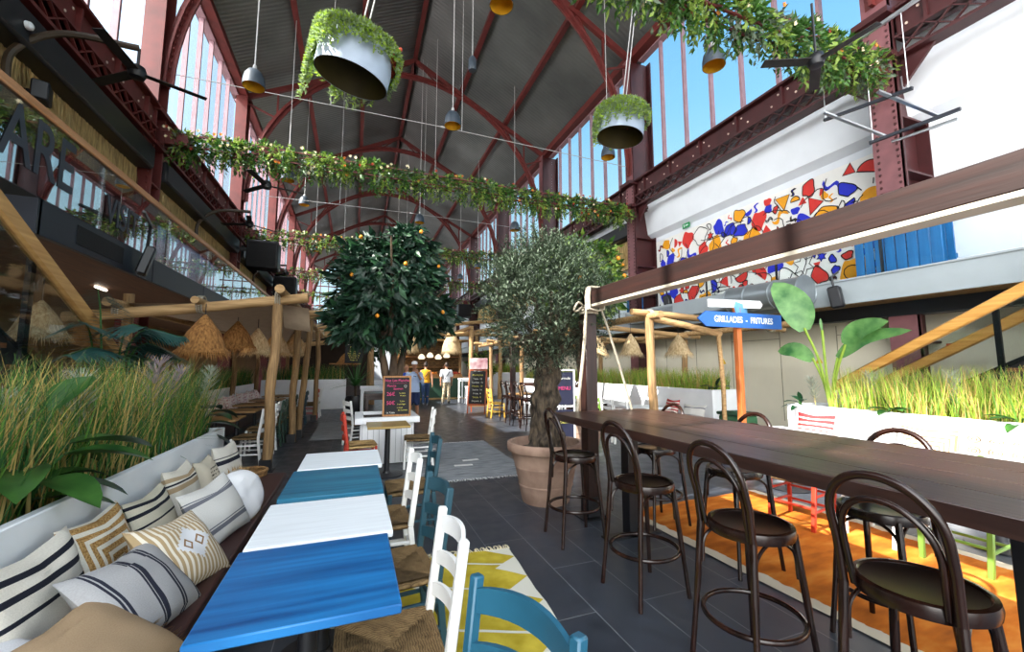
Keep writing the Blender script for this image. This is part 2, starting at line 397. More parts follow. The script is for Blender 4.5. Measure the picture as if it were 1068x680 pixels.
# ---------------------------------------------------------------- roof: grey corrugated deck
m, t, o = nt('corrugated_deck'); b = bsdf(t, o, .34, .55)
g = nd(t, 'ShaderNodeNewGeometry'); n = nd(t, 'ShaderNodeTexNoise'); n.inputs['Scale'].default_value = .35; n.inputs['Detail'].default_value = 5
t.links.new(g.outputs['Position'], n.inputs['Vector']); r = ramp(t, [(.3, col('5a5e5e')), (.7, col('7f8382'))]); t.links.new(n.outputs[0], r.inputs[0])
t.links.new(r.outputs[0], b.inputs['Base Color'])
wv = nd(t, 'ShaderNodeTexWave'); wv.bands_direction = 'Y'; wv.inputs['Scale'].default_value = 1.7; wv.inputs['Distortion'].default_value = .8
t.links.new(g.outputs['Position'], wv.inputs['Vector']); bp = nd(t, 'ShaderNodeBump'); bp.inputs['Strength'].default_value = .22; bp.inputs['Distance'].default_value = .05
t.links.new(wv.outputs[0], bp.inputs['Height']); t.links.new(bp.outputs[0], b.inputs['Normal'])
mRoof = m
ZR, ZE, XC = 17.3, 13.5, 2.3
f = MB()
for (xa, za, xb, zb) in ((XL-.5, ZE-.26, XC, ZR), (XC, ZR, XR+.5, ZE-.26)):
    k = len(f.v)
    f.v += [(xa,FR[0],za+.1),(xb,FR[0],zb+.1),(xb,FR[-1],zb+.1),(xa,FR[-1],za+.1),(xa,FR[0],za+.2),(xb,FR[0],zb+.2),(xb,FR[-1],zb+.2),(xa,FR[-1],za+.2)]
    for q in ((0,3,2,1),(4,5,6,7),(0,1,5,4),(3,7,6,2),(0,4,7,3),(1,2,6,5)): f.face(tuple(i+k for i in q))
struct(f.build('ceiling', mRoof, smooth=0), 'grey corrugated metal roof deck of the hall')
def roofz(x): return ZR-abs(x-XC)*(ZR-ZE)/(XR-XC)
for i, x in enumerate((-2.5, -.1, XC, 4.7, 7.1)):
    f = MB(); z = roofz(x)-.08; f.box((x, 27.2, z), (.12, 61, .26)); f.box((x, 27.2, z-.13), (.2, 61, .03))
    struct(f.build('roof_beam', mRed, smooth=0))
for x in (XL, XR):
    f = MB(); f.box((x, 27.2, ZE-.15), (.3, 61, .35)); f.box((x+(.16 if x < 0 else -.16), 27.2, ZE-.3), (.1, 61, .1)); struct(f.build('roof_beam', mRed, smooth=0))

# ---------------------------------------------------------------- arched trusses, one per frame
def arch(y):
    f = MB(); a = 6.95; z0 = 8.6; rise = 7.45; N = 44; P = []
    for i in range(N+1):
        th = PI*i/N; P.append((XC-a*math.cos(th), z0+rise*math.sin(th)))
    for i in range(N):   # lower arch: T section
        (x0, z0_), (x1, z1) = P[i], P[i+1]
        f.bar((x0,y,z0_), (x1,y,z1), .3, .05, (XC-(x0+x1)/2, 0, 8-(z0_+z1)/2)); f.bar((x0,y,z0_), (x1,y,z1), .06, .3, (XC-(x0+x1)/2, 0, 8-(z0_+z1)/2))
    for (xa, xb) in ((XL, XC), (XR, XC)):   # rafters
        f.bar((xa,y,ZE-.3), (xb,y,ZR-.38), .14, .22)
    def az(x): return 8.6+7.45*math.sqrt(max(0, 1-((x-XC)/a)**2))
    for s in (-1, 1):
        xs = [XC, XC+s*1.2, XC+s*2.4, XC+s*3.6, XC+s*4.8, XC+s*5.9]
        for k, x in enumerate(xs):
            zt = roofz(x)-.35; zb = az(x)
            if zt-zb > .15: f.bar((x,y,zb), (x,y,zt), .07, .07, (0,1,0))
            if k < len(xs)-1:
                x2 = xs[k+1]; f.bar((x,y,az(x)) if k % 2 else (x,y,zt), (x2,y,roofz(x2)-.35) if k % 2 else (x2,y,az(x2)), .06, .06, (0,1,0))
        xe = XC+s*7.1; f.bar((XC+s*5.9,y,az(XC+s*5.9)), (xe,y,ZE-.5), .07, .07, (0,1,0))
    for s in (-1, 1):   # rivet rows under the arch feet
        for i in range(22):
            th = PI*(.012+i*.0075); x = XC-s*(a-.06)*math.cos(th); z = 8.6+(rise-.06)*math.sin(th)
            for dy in (-.1, .1): f.ell((x, y+dy, z), (.025,.025,.025), 5, 3)
    return f
for y in FR[1:-1]: struct(arch(y).build('arch_beam', mRed, smooth=30))
# ---------------------------------------------------------------- riveted columns, one per frame and side
def column_left(y):
    f = MB(); X = XL; zt = ZE-.3
    for dy in (-.24, .24): f.box((X, y+dy, zt/2), (.42, .05, zt))
    f.box((X-.05, y, zt/2), (.05, .46, zt))
    for i in range(8): f.box((X+.02, y, 1.0+i*1.0), (.36, .46, .04))
    for i in range(40):
        for dx in (-.13, .13): f.ell((X+dx, y-.268, 2.6+i*.14), (.03,.02,.03), 5, 4)
    f.box((X, y, 7.85), (.6, .62, .12)); f.box((X, y, 6.98), (.55, .6, .1))
    return f
def column(side, y):
    if side < 0: return column_left(y)
    f = MB(); X = XL if side < 0 else XR; s = -1 if side < 0 else 1
    xi, xo = X-s*.25, X+s*.65       # inner and outer flange
    zt = ZE-.3
    f.mi = 1; f.box((xi, y, zt/2), (.05, .46, zt)); f.mi = 0
    f.box((xo, y, zt/2), (.05, .46, zt)); f.box(((xi+xo)/2, y, zt/2), (.88, .05, zt))
    f.bar((xi, y-.22, 0), (xi, y-.22, zt), .05, .05, (0,1,0))
    for i in range(11):
        z = 1.0+i*1.05
        if z < 8.2: f.box(((xi+xo)/2, y, z), (.86, .44, .04)); f.box((xi+s*.04, y, z), (.04, .44, .14))
    for i in range(46):
        z = 2.6+i*.125
        for dy in (-.15, .15): f.ell((xi-s*.025, y+dy, z), (.02,.03,.03), 5, 4)
    f.box((X, y, 8.25), (1.0, .6, .12)); f.box((X, y, 7.4), (.9, .56, .1))
    return f
for y in FR[:-1]:
    for s in (-1, 1): struct(column(s, y).build('iron_column', [mRed if s < 0 else mRedDark, mRed if s < 0 else mRedLit], smooth=30))
# ---------------------------------------------------------------- riveted girders with lattice band
def girder(side, y0, y1):
    f = MB(); k0 = 0; X = XL if side < 0 else XR; s = -1 if side < 0 else 1; xf = X-s*.12
    f.box((X-s*.12, (y0+y1)/2, 8.0), (.06, y1-y0-.5, .55)); f.box((xf, (y0+y1)/2, 8.3), (.36, y1-y0-.5, .06)); f.box((xf, (y0+y1)/2, 7.75), (.3, y1-y0-.5, .05)); f.box((xf, (y0+y1)/2, 7.38), (.3, y1-y0-.5, .06))
    n = int((y1-y0-.6)/.36); st = (y1-y0-.6)/n
    for i in range(n):
        a, b = y0+.3+i*st, y0+.3+(i+1)*st
        f.bar((xf-s*.12, a, 7.41), (xf-s*.12, b, 7.72), .02, .045, (1,0,0)); f.bar((xf-s*.12, b, 7.41), (xf-s*.12, a, 7.72), .02, .045, (1,0,0))
    for i in range(6):
        y = y0+.7+i*(y1-y0-1.4)/5; f.box((X-s*.18, y, 8.02), (.1, .05, .5))
        f.mi = 1
        for dy in (-.3, -.12, .12, .3): f.ell((X-s*.155, y+dy, 8.16-(.2 if abs(dy) > .2 else 0)), (.02,.028,.028), 5, 4)
        f.mi = 0
    for e in (y0+.5, y1-.5): f.prism([(0,0),(.5,0),(0,-.55)] if e < (y0+y1)/2 else [(0,0),(-.5,0),(0,-.55)], .06, Matrix.Translation((xf, e-.25 if e < (y0+y1)/2 else e+.25, 7.36)) @ Matrix(((0,0,1,0),(1,0,0,0),(0,1,0,0),(0,0,0,1))))
    if side < 0: f.v = [(a, b, c-.42) for a, b, c in f.v]
    return f
# ---------------------------------------------------------------- clerestory windows, one per bay and side
mMull = M('mullion', '8f7078', .5, .12, 4)
wn = 0
def clerestory(side, y0, y1, k):
    X = XL if side < 0 else XR; s = -1 if side < 0 else 1; xw = X+s*.25
    r = struct(thing('window_%d' % k, 'tall clerestory window bay with slim mullions', None)); del_cat = r
    f = MB(); n = 7; z0, z1 = (8.32 if side > 0 else 7.9), ZE-.3
    for i in range(1, n):
        y = y0+.25+(y1-y0-.5)*i/n; f.box((xw, y, (z0+z1)/2), (.13, .075, z1-z0))
    f.box((xw, (y0+y1)/2, z0+.04), (.24, y1-y0-.4, .1)); f.box((xw, (y0+y1)/2, z1-.03), (.24, y1-y0-.4, .1))
    f.build('window_frame', mMull, r, smooth=0)
    f = MB(); f.box((xw, (y0+y1)/2, (z0+z1)/2), (.012, y1-y0-.5, z1-z0)); f.build('window_pane', mGlassWin, r, smooth=0)
for i in range(len(FR)-1):
    for s in (-1, 1):
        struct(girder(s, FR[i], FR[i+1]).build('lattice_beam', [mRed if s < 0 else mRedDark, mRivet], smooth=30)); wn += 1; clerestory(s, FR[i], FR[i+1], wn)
# ---------------------------------------------------------------- side walls and galleries
YE = FR[-1]
f = MB(); f.box((-6.6, 27, 1.65), (.2, 62, 3.4)); f.box((-6.1, 27, 3.3), (1.2, 62, .1)); struct(f.build('wall_left', mTan, smooth=0), 'tan ground floor wall under the left gallery')
mDarkWall = M('dark_upper_wall', '2e2722', .8, .2, 2)
f = MB(); f.box((-5.6, 27, 5.55), (.2, 62, 4.7)); f.box((-5.25, 27, 7.9), (.8, 62, .08)); struct(f.build('wall_left_upper', mDarkWall, smooth=0), 'dark upper wall behind the left gallery')
f = MB(); f.box((-4.85, (5.4+YE)/2, 3.15), (3.6, YE-5.4, .18)); f.mi = 1; f.box((-4.8, (5.4+YE)/2, 3.03), (3.5, YE-5.4, .06)); struct(f.build('slab_left', [mNavy, mBrownUnder], smooth=0), 'left gallery floor slab with brown soffit')
f = MB(); f.box((-3.03, (5.4+YE)/2, 3.1), (.06, YE-5.4, .36)); f.box((-3.8, 5.4, 3.1), (1.6, .06, .36))
for i in range(22): f.box((-2.998, 7.9+i*2.3, 3.1), (.012, .03, .36))
f.mi = 1
for y in (6.5, 13.2, 17.5, 21): f.box((-2.998, y, 3.1), (.01, 1.0, .22))
f.mi = 0
struct(f.build('trim_1', [mNavy, mBlackFab], smooth=0), 'charcoal fascia along the left gallery edge')
f = MB(); f.box((-4.4, 1.0, 3.12), (1.4, 8.7, .3)); struct(f.build('trim_2', mBlack, smooth=0), 'black soffit edge over the left stairs')
# right
f = MB(); f.box((9.95, 27, 1.4), (.2, 62, 2.8))
struct(f.build('wall_right', mBeige, smooth=0), 'beige panelled ground floor wall on the right')
f = MB()
for y in (2.6, 4.9, 5.9, 7.2, 8.6, 9.9, 11.2): f.box((9.845, y, 1.4), (.012, .015, 2.2))
for y0, y1 in ((4.9, 5.9), (7.2, 8.6)): f.box((9.845, (y0+y1)/2, 2.3), (.012, y1-y0, .015))
struct(f.build('trim_3', M('seam_grey', '9d957f', .8), smooth=0), 'thin panel seams on the beige wall')
f = MB(); y0, y1 = FR[0], FR[2]
prof = [(10.15,2.7),(10.15,6.3),(9.95,6.45),(9.8,7.4),(9.8,8.36)]
for i in range(4):
    (xa,za),(xb,zb) = prof[i], prof[i+1]; k = len(f.v)
    f.v += [(xa,y0,za),(xa,y1,za),(xb,y1,zb),(xb,y0,zb),(xa+.1,y0,za),(xa+.1,y1,za),(xb+.1,y1,zb),(xb+.1,y0,zb)]
    for q in ((0,1,2,3),(4,7,6,5),(0,4,5,1),(3,2,6,7)): f.face(tuple(j+k for j in q))
struct(f.build('wall_right_upper', mWhiteWall, smooth=0), 'white upper wall above the right gallery')
f = MB(); f.box((10.2, (FR[2]+YE)/2, 5.6), (.1, YE-FR[2], 5.5)); f.box((9.95, (FR[2]+YE)/2, 8.33), (.6, YE-FR[2], .08)); struct(f.build('wall_right_far', mWhiteWall, smooth=0), 'far stretch of white upper wall on the right')
f = MB(); f.box((9.45, 27, 3.02), (1.5, 62, .42)); f.mi = 1; f.box((9.4, 27, 2.8), (1.35, 62, .04)); struct(f.build('slab_right', [mGreyFascia, mWicker], smooth=0), 'right gallery floor slab with woven soffit')
f = MB(); f.box((8.68, 27, 3.02), (.05, 62, .46)); f.box((8.67, 27, 3.25), (.08, 62, .03)); struct(f.build('trim_4', mGreyFascia, smooth=0), 'grey fascia along the right gallery edge')
f = MB(); f.box((9.35, 27, 2.66), (.3, 62, .26)); struct(f.build('trim_5', mBlack, smooth=0), 'black service beam below the right gallery')
# far end wall with glazed gable
f = MB(); f.box((2.3, YE, 3.5), (15.6, .3, 7)); struct(f.build('wall_back', mWhiteWall, smooth=0), 'pale end wall of the hall')
r = struct(thing('window_end', 'glazed gable at the far end of the hall', None)); f = MB()
for i in range(15): x = XL+.4+i*(XR-XL-.8)/14; f.bar((x,YE,7), (x,YE,roofz(x)), .1, .1, (0,1,0))
for z in (7.1, 9.5, 12): f.box((2.3, YE, z), (14.4, .12, .12))
f.build('window_frame', mRed, r, smooth=0)
f = MB(); f.prism([(XL,7),(XR,7),(XR,ZE),(XC,ZR),(XL,ZE)], .012, Matrix.Translation((0,YE+.05,0)) @ Matrix.Rotation(PI/2, 4, 'X')); f.build('window_pane', mGlassWin, r, smooth=0)
# ================================================================ LEFT FOREGROUND: banquette, cushions, tables, chairs
def grass_mesh(x0, x1, y0, y1, z, n, h0, h1, mats_w, lean=.28, wd=.009, seed=1):
    """upright blades standing in x0..x1, y0..y1; mats_w picks one of three greens per blade"""
    g = random.Random(seed); f = MB()
    for i in range(n):
        x, y = g.uniform(x0, x1), g.uniform(y0, y1); L = g.uniform(h0, h1)
        q = g.random(); f.mi = 0 if q < mats_w[0] else (1 if q < mats_w[0]+mats_w[1] else 2)
        a = g.uniform(0, 2*PI); b = g.uniform(.05, .4)
        d = (math.cos(a)*lean*g.random(), math.sin(a)*lean*g.random(), 1)
        f.blade((x, y, z), d, L, wd*g.uniform(.7, 1.5), (math.cos(a)*b, math.sin(a)*b, -.05), 3)
    return f
def planter(name, label, cat, x0, x1, y0, y1, h, mat=None, group=None, wall=.05):
    t = thing(name, label, cat, ((x0+x1)/2, (y0+y1)/2, 0), 0, group); f = MB(); a, b = (x1-x0)/2, (y1-y0)/2
    f.box((a-wall/2, 0, h/2), (wall, 2*b, h), .006); f.box((-a+wall/2, 0, h/2), (wall, 2*b, h), .006)
    f.box((0, b-wall/2, h/2), (2*a-2*wall, wall, h), .006); f.box((0, -b+wall/2, h/2), (2*a-2*wall, wall, h), .006)
    f.build('box', mat or mWhite, t)
    f = MB(); f.box((0, 0, (h-.08)/2), (2*a-2*wall, 2*b-2*wall, h-.08)); f.build('soil', mSoil, t, smooth=0)
    return t
planter('planter_box', 'long white planter wall behind the striped cushions', 'planter', -2.15, -1.3, .9, 5.4, .95)
f = grass_mesh(-2.05, -1.42, 1.75, 5.3, .87, 4300, .45, .88, (.36, .3), .35, .0095, 3)
tag(f.build('grass', [mGreenDk, mGreenA, mStraw], smooth=0), 'tall green and straw grass growing in the long white planter beside the cushions', 'grass', kind='stuff')
# bench seat
t = thing('banquette', 'dark maroon bench seat along the white planter wall', 'bench', (-.97, 3.05, 0)); f = MB()
f.box((0, 0, .425), (.62, 4.4, .05), .01); f.build('seat', mBrownBench, t)
f = MB(); f.box((-.08, 0, .2), (.4, 4.1, .4), .005); f.build('base', mBrownBench, t)
# plumes standing in the grass
def plume(x, y, z, h, lean, mat, label, group=None):
    t = thing('pampas_plume', label, 'plant', (x, y, z), 0, group); f = MB(); g = random.Random(int(x*1000+y*77))
    P = bez([(0,0,0), (lean[0]*.3, lean[1]*.3, h*.45), (lean[0], lean[1], h)], 6); f.tube(P, [.006]*len(P), 5); f.build('stem', mStraw, t)
    f = MB()
    for i in range(240):
        k = .4+.6*g.random(); b = Vector(P[min(len(P)-1, int(k*(len(P)-1)))]); w = math.sin(min(1, (1.02-k)/.57+.12)*PI*.8)
        a = g.uniform(0, 2*PI); f.blade(b, (math.cos(a)*.7, math.sin(a)*.7, .8), (.06+.13*w), .011, (math.cos(a)*.02, math.sin(a)*.02, -.03), 2)
    f.build('plume', mat, t, smooth=0); return t
plume(-1.6, 3.35, .9, .66, (.05,-.05), mPampasG, 'pale green feathery plume in the grass by the dark leaved plant')
plume(-1.7, 3.2, .9, .55, (-.1,-.1), mPampasG, 'smaller pale plume leaning beside the pale green one')
plume(-1.58, 4.2, .9, .78, (.06,.1), mPampas, 'mauve grey plume below the foot of the wooden handrail')
plume(-1.6, 4.4, .9, .7, (.2,.05), mPampas, 'drooping mauve plume next to the upright mauve one')
plume(-1.5, 5.25, .9, .7, (.06,.1), mPampasG, 'pale plume before the brown straw lampshades')
# plant with broad dark leaves
def broad_leaf(f, p, d, L, W, droop, seg=7):
    p, d = Vector(p), Vector(d).normalized(); sd = d.cross(Vector((0,0,1))); sd = sd.normalized() if sd.length > .01 else Vector((1,0,0)); up = sd.cross(d); k = len(f.v)
    for i in range(seg+1):
        u = i/seg; c = p+d*L*u-Vector((0,0,1))*droop*L*u*u; w = W/2*math.sin(PI*min(1, u*.97+.03))**.75
        f.v += [tuple(c-sd*w+up*w*.35), tuple(c), tuple(c+sd*w+up*w*.35)]
    for i in range(seg):
        a = k+3*i; f.face((a, a+1, a+4, a+3)); f.face((a+1, a+2, a+5, a+4))
def leafy(name, label, loc, leaves, mat, stemmat, group=None, cat='plant', one=True):
    t = thing(name, label, cat, loc, 0, group); fs = MB(); fl = MB()
    for (d, L, W, st, dr) in leaves:
        d = Vector(d).normalized(); e = Vector((0,0,1))*st*.75+d*st*.35
        fs.tube(bez([(0,0,0), tuple(e*.55+Vector((0,0,st*.12))), tuple(e)], 4), .007, 5); broad_leaf(fl, e, d, L, W, dr)
    fs.build('stem', stemmat, t); fl.build('foliage', mat, t, smooth=60); return t
mLeafDark = M('dark_leaf', '14361f', .3, .3, 6, trans=.12)
mLeafBroad = M('broad_leaf', '1c4420', .35, .3, 5, trans=.15, c2='44702f')
leafy('broad_leaf_plant', 'dark green broad leaved plant at the near end of the long white planter', (-1.5, 2.8, .87),
      [((1,.3,.1),.36,.19,.36,.3), ((.8,.9,.1),.4,.2,.42,.3), ((.2,1,.2),.36,.18,.3,.4), ((-.6,.4,.3),.36,.18,.5,.3), ((1,-.5,.1),.36,.19,.22,.4), ((.6,.5,.4),.3,.16,.16,.5), ((.9,.6,0),.34,.17,.1,.35), ((-.2,-.8,.3),.36,.18,.4,.3), ((.1,.7,.7),.36,.17,.5,.2), ((1,.9,-.1),.34,.18,.22,.4), ((.5,-1,.2),.36,.18,.3,.4)], mLeafBroad, mGreenDk)
leafy('broad_leaf_plant', 'blue green broad leaved plant at the far end of the long white planter', (-1.45, 5.1, .87),
      [((1,.2,.1),.3,.15,.2,.4), ((.7,.8,.2),.3,.14,.32,.5), ((1,-.6,.2),.28,.14,.3,.3), ((.2,1,.3),.3,.13,.35,.4), ((.9,.5,-.1),.32,.15,.08,.6), ((-.4,.5,.5),.3,.13,.4,.3), ((.5,-.9,.4),.26,.12,.36,.3)], mLeafDark, mGreenDk)
def spiky(name, label, loc, n, L, W, mat, group=None, cat='plant', up=.9, seed=1, stem=0, parentmat=None):
    g = random.Random(seed); t = thing(name, label, cat, loc, 0, group); f = MB()
    for i in range(n):
        a = g.uniform(0, 2*PI); el = g.uniform(.15, 1.3); d = Vector((math.cos(a)*math.cos(el), math.sin(a)*math.cos(el), math.sin(el)*up+.1))
        f.blade((0,0,stem), d, L*g.uniform(.7, 1.1), W, (d.x*.25, d.y*.25, -.3*(1.4-el)), 5)
    f.build('foliage', mat, t, smooth=0)
    if stem:
        f = MB(); f.tube([(0,0,0), (0.01,0,stem*.5), (0,0,stem+.05)], [.045,.04,.05], 8); f.build('trunk', mBark, t)
    return t
spiky('palm_plant', 'spiky green palm standing at the far end of the grass beside the log post', (-1.75, 4.6, .88), 60, .62, .035, mGreenDk, seed=4)
# kentia palm arching behind the grass
def frond(f, P, L, W, n, g):
    for i in range(2, len(P)):
        d = (P[i]-P[i-1]).normalized(); sd = d.cross(Vector((0,0,1))); sd = sd.normalized() if sd.length > .05 else Vector((1,0,0)); u = i/len(P)
        for s in (-1, 1):
            for j in range(n): f.blade(P[i-1].lerp(P[i], j/n), d*.5+sd*s+Vector((0,0,-.25)), L*math.sin(PI*(.15+.8*u)), W, (0,0,-.35), 3)
def palm(name, label, loc, fronds, mat, L=.35, W=.03, n=2, group=None, seed=2):
    g = random.Random(seed); t = thing(name, label, 'plant', loc, 0, group); fs = MB(); fl = MB()
    for (mid, end) in fronds:
        P = bez([(0,0,0), mid, end], 7); fs.tube(P, [.012*(1-.7*i/len(P)) for i in range(len(P))], 5); frond(fl, P, L, W, n, g)
    fs.build('stem', mGreenDk, t); fl.build('foliage', mat, t, smooth=0); return t
mPalmBlue = M('palm_blue_green', '2f5550', .4, .25, 5, trans=.15)
palm('palm_plant', 'blue green arching palm behind the grass under the gallery', (-2.35, 5.5, .5),
     [((-.1,-.2,1.35),(.1,-.85,1.5)), ((.05,.3,1.3),(.3,.95,1.2)), ((.1,-.1,1.4),(.4,-.4,1.5)), ((-.15,.05,1.5),(-.3,.25,1.95)), ((0,.2,1.2),(.25,.9,.95)), ((.1,.1,1.4),(.5,.3,1.45)), ((0,-.2,1.2),(.1,-1.0,1.2))], mPalmBlue, .38, .055, 3)
# ---------------------------------------------------------------- cushions
def cushion_mesh(w, h, th, seed=1, n=22, round_=False, sag=.02):
    g = random.Random(seed); off = Vector((g.uniform(0, 99), g.uniform(0, 99), 0)); f = MB(); uv = []
    for side in (1, -1):
        k = len(f.v)
        for i in range(n+1):
            for j in range(n+1):
                u, v = -1+2*i/n, -1+2*j/n
                if round_:
                    rr = max(abs(u), abs(v)); L = math.hypot(u, v) or 1; x, z = u*rr/L, v*rr/L; q = max(0, 1-rr*rr)
                else:
                    x, z = u*(1-.07*(1-v*v)), v*(1-.07*(1-u*u)); q = max(0, (1-u*u)*(1-v*v))
                tt = q**.42*th/2; wv = noise.noise(Vector((u*1.7, v*1.7, side))+off)*.016*q**.3
                f.v.append((x*w/2, -side*(tt+wv), z*h/2-sag*(1-abs(u))*(1 if v > .6 else 0))); uv.append(((u+1)/2, (v+1)/2))
        for i in range(n):
            for j in range(n):
                a = k+i*(n+1)+j; q = (a, a+n+1, a+n+2, a+1); f.face(q if side > 0 else q[::-1])
    return f, uv
def cushion(label, loc, rot, w, h, th, mat, seed, group='cushions on the maroon bench', round_=False, fringe=None):
    f, uv = cushion_mesh(w, h, th, seed, round_=round_)
    if fringe is None:
        o = f.build('cushion', mat, None, loc, rot, 60, uv); return tag(o, label, 'cushion', group)
    t = thing('cushion', label, 'cushion', loc, 0, group); t.rotation_euler = rot
    f.build('cover', mat, t, None, None, 60, uv); f = MB(); g = random.Random(seed)
    N = 220
    for i in range(N) if round_ else range(0):
        a = 2*PI*i/N
        if round_: p = Vector((math.cos(a)*w/2, 0, math.sin(a)*h/2)); d = Vector((math.cos(a), 0, math.sin(a)))
        else:
            s = -1 if i % 2 else 1; p = Vector((s*w/2*.97, 0, -h/2+h*g.random())); d = Vector((s, 0, g.uniform(-.4,.4)))
        f.blade(p-d*.01, d+Vector((0, g.uniform(-.6,.6), 0)), fringe[1]*g.uniform(.7,1.1), .008, (0,0,-.02), 2)
    if round_: f.build('fringe', fringe[0], t, smooth=0); return t
    for s in (-1, 1):
        f = MB()
        for i in range(110): f.blade((s*w/2*.95, 0, -h/2+h*g.random()), Vector((s, g.uniform(-.6,.6), g.uniform(-.4,.4))), fringe[1]*g.uniform(.8,1.2), .009, (0,0,-.02), 2)
        f.build('fringe', fringe[0], t, smooth=0)
    return t
cr, bk, gy, nv = 'ddd6c8', '22242e', '9a9894', '2b2d3a'
mC1 = stripes_mat('cloth_black_stripes', [(0,cr),(.1,bk),(.13,cr),(.22,bk),(.25,cr),(.48,bk),(.52,cr),(.66,bk),(.72,cr),(.84,bk),(.9,cr)])
mC3 = stripes_mat('cloth_cream_stripes', [(0,'d8cfb8'),(.3,bk),(.32,'d8cfb8'),(.55,bk),(.58,'d8cfb8'),(.72,bk),(.78,'d8cfb8'),(.88,bk),(.93,'d8cfb8')])
mC4 = stripes_mat('cloth_navy_base', [(0,nv),(.22,'e0d8c8'),(.62,'b39a78'),(.7,'e0d8c8'),(.73,bk),(.76,'e0d8c8'),(.8,'b39a78'),(.87,'e0d8c8')])
mC6 = stripes_mat('cloth_one_stripe', [(0,'d8d2c6'),(.22,'6d6a68'),(.26,'d8d2c6'),(.56,bk),(.66,'d8d2c6'),(.7,'6d6a68'),(.73,'d8d2c6')])
mC5 = stripes_mat('cloth_print', [(0,'cdbfa6'),(1,'cdbfa6')])
mF2 = stripes_mat('cloth_grey_bands', [(0,'a9a8a8'),(.1,nv),(.12,'a9a8a8'),(.13,nv),(.16,'a9a8a8'),(.38,nv),(.4,'a9a8a8'),(.41,nv),(.46,'a9a8a8'),(.64,nv),(.67,'a9a8a8'),(.68,nv),(.71,'a9a8a8'),(.9,nv),(.93,'a9a8a8')], 0)
mF4 = stripes_mat('cloth_pale_grey_bands', [(0,'c9c7c2'),(.2,'6b6c74'),(.27,'c9c7c2'),(.29,'6b6c74'),(.31,'c9c7c2'),(.72,'6b6c74'),(.79,'c9c7c2'),(.81,'6b6c74'),(.83,'c9c7c2')])
mF5 = stripes_mat('cloth_plain_white', [(0,'dedee0'),(1,'dedee0')])
mSuede = stripes_mat('cloth_tan_suede', [(0,'a58c6e'),(1,'a58c6e')])
mFringeTan = M('fringe_tan', '97794f', .95, .3, 30); mFringeCream = M('fringe_cream', 'cfc4ae', .95, .2, 30)
def uvnodes(name, rough=.95):
    m, t, o = nt(name); b = bsdf(t, o, rough, 0, .2); uv = nd(t, 'ShaderNodeUVMap'); s = nd(t, 'ShaderNodeSeparateXYZ'); t.links.new(uv.outputs[0], s.inputs[0])
    x = mth(t, 'ABSOLUTE', mth(t, 'SUBTRACT', s.outputs[0], .5)); y = mth(t, 'ABSOLUTE', mth(t, 'SUBTRACT', s.outputs[1], .5)); return m, t, b, uv, s, x, y
# jute cushion: nested rectangles
m, t, b, uv, s, x, y = uvnodes('cloth_jute_rectangles')
y2 = mth(t, 'MAXIMUM', mth(t, 'MULTIPLY', mth(t, 'SUBTRACT', s.outputs[1], .3), .75), mth(t, 'MULTIPLY', s.outputs[1], 0)); d_ = mth(t, 'MAXIMUM', x, y2)
fr = mth(t, 'FRACT', mth(t, 'MULTIPLY', d_, 11)); fl = mth(t, 'GREATER_THAN', fr, .58)
n = nd(t, 'ShaderNodeTexNoise'); n.inputs['Scale'].default_value = 45; t.links.new(uv.outputs[0], n.inputs['Vector'])
jr = ramp(t, [(.35, col('8a6436')), (.65, col('c19a62'))]); t.links.new(n.outputs[0], jr.inputs[0])
t.links.new(mixc(t, fl, jr.outputs[0], col('ddd5c4')), b.inputs['Base Color'])
bp = nd(t, 'ShaderNodeBump'); bp.inputs['Strength'].default_value = .6; bp.inputs['Distance'].default_value = .01; t.links.new(mth(t, 'ADD', n.outputs[0], fr), bp.inputs['Height']); t.links.new(bp.outputs[0], b.inputs['Normal'])
mC2 = m
# striped cushion with a pale diamond in the middle
m, t, b, uv, s, x, y = uvnodes('cloth_diamond')
fr = mth(t, 'GREATER_THAN', mth(t, 'FRACT', mth(t, 'MULTIPLY', s.outputs[0], 15)), .55); base = mixc(t, fr, col('a8906c'), col('d9d0be'))
px = mth(t, 'SNAP', mth(t, 'ADD', x, .02), .04); py = mth(t, 'SNAP', mth(t, 'ADD', y, .02), .04)
dd = mth(t, 'ADD', px, py); inn = mth(t, 'LESS_THAN', dd, .27); c1 = mixc(t, inn, base, col('d6d6d8'))
x1 = mth(t, 'ABSOLUTE', mth(t, 'SUBTRACT', x, .09)); d2 = mth(t, 'ADD', x1, mth(t, 'MULTIPLY', y, .8)); ring = mth(t, 'MULTIPLY', mth(t, 'LESS_THAN', d2, .075), mth(t, 'GREATER_THAN', d2, .045))
t.links.new(mixc(t, ring, c1, col('8a6a48')), b.inputs['Base Color']); mF3 = m
# print cushion: short black dashes in rows
m, t, b, uv, s, x, y = uvnodes('cloth_dash_print')
k = mth(t, 'GREATER_THAN', mth(t, 'FRACT', mth(t, 'MULTIPLY', s.outputs[1], 12)), .6); n = nd(t, 'ShaderNodeTexNoise'); n.inputs['Scale'].default_value = 22; t.links.new(uv.outputs[0], n.inputs['Vector'])
k = mth(t, 'MULTIPLY', mth(t, 'MULTIPLY', k, mth(t, 'GREATER_THAN', n.outputs[0], .48)), mth(t, 'MULTIPLY', mth(t, 'LESS_THAN', x, .26), mth(t, 'LESS_THAN', y, .3)))
t.links.new(mixc(t, k, col('c9bea9'), col('2a2a2e')), b.inputs['Base Color']); mC5 = m
ZB = .45
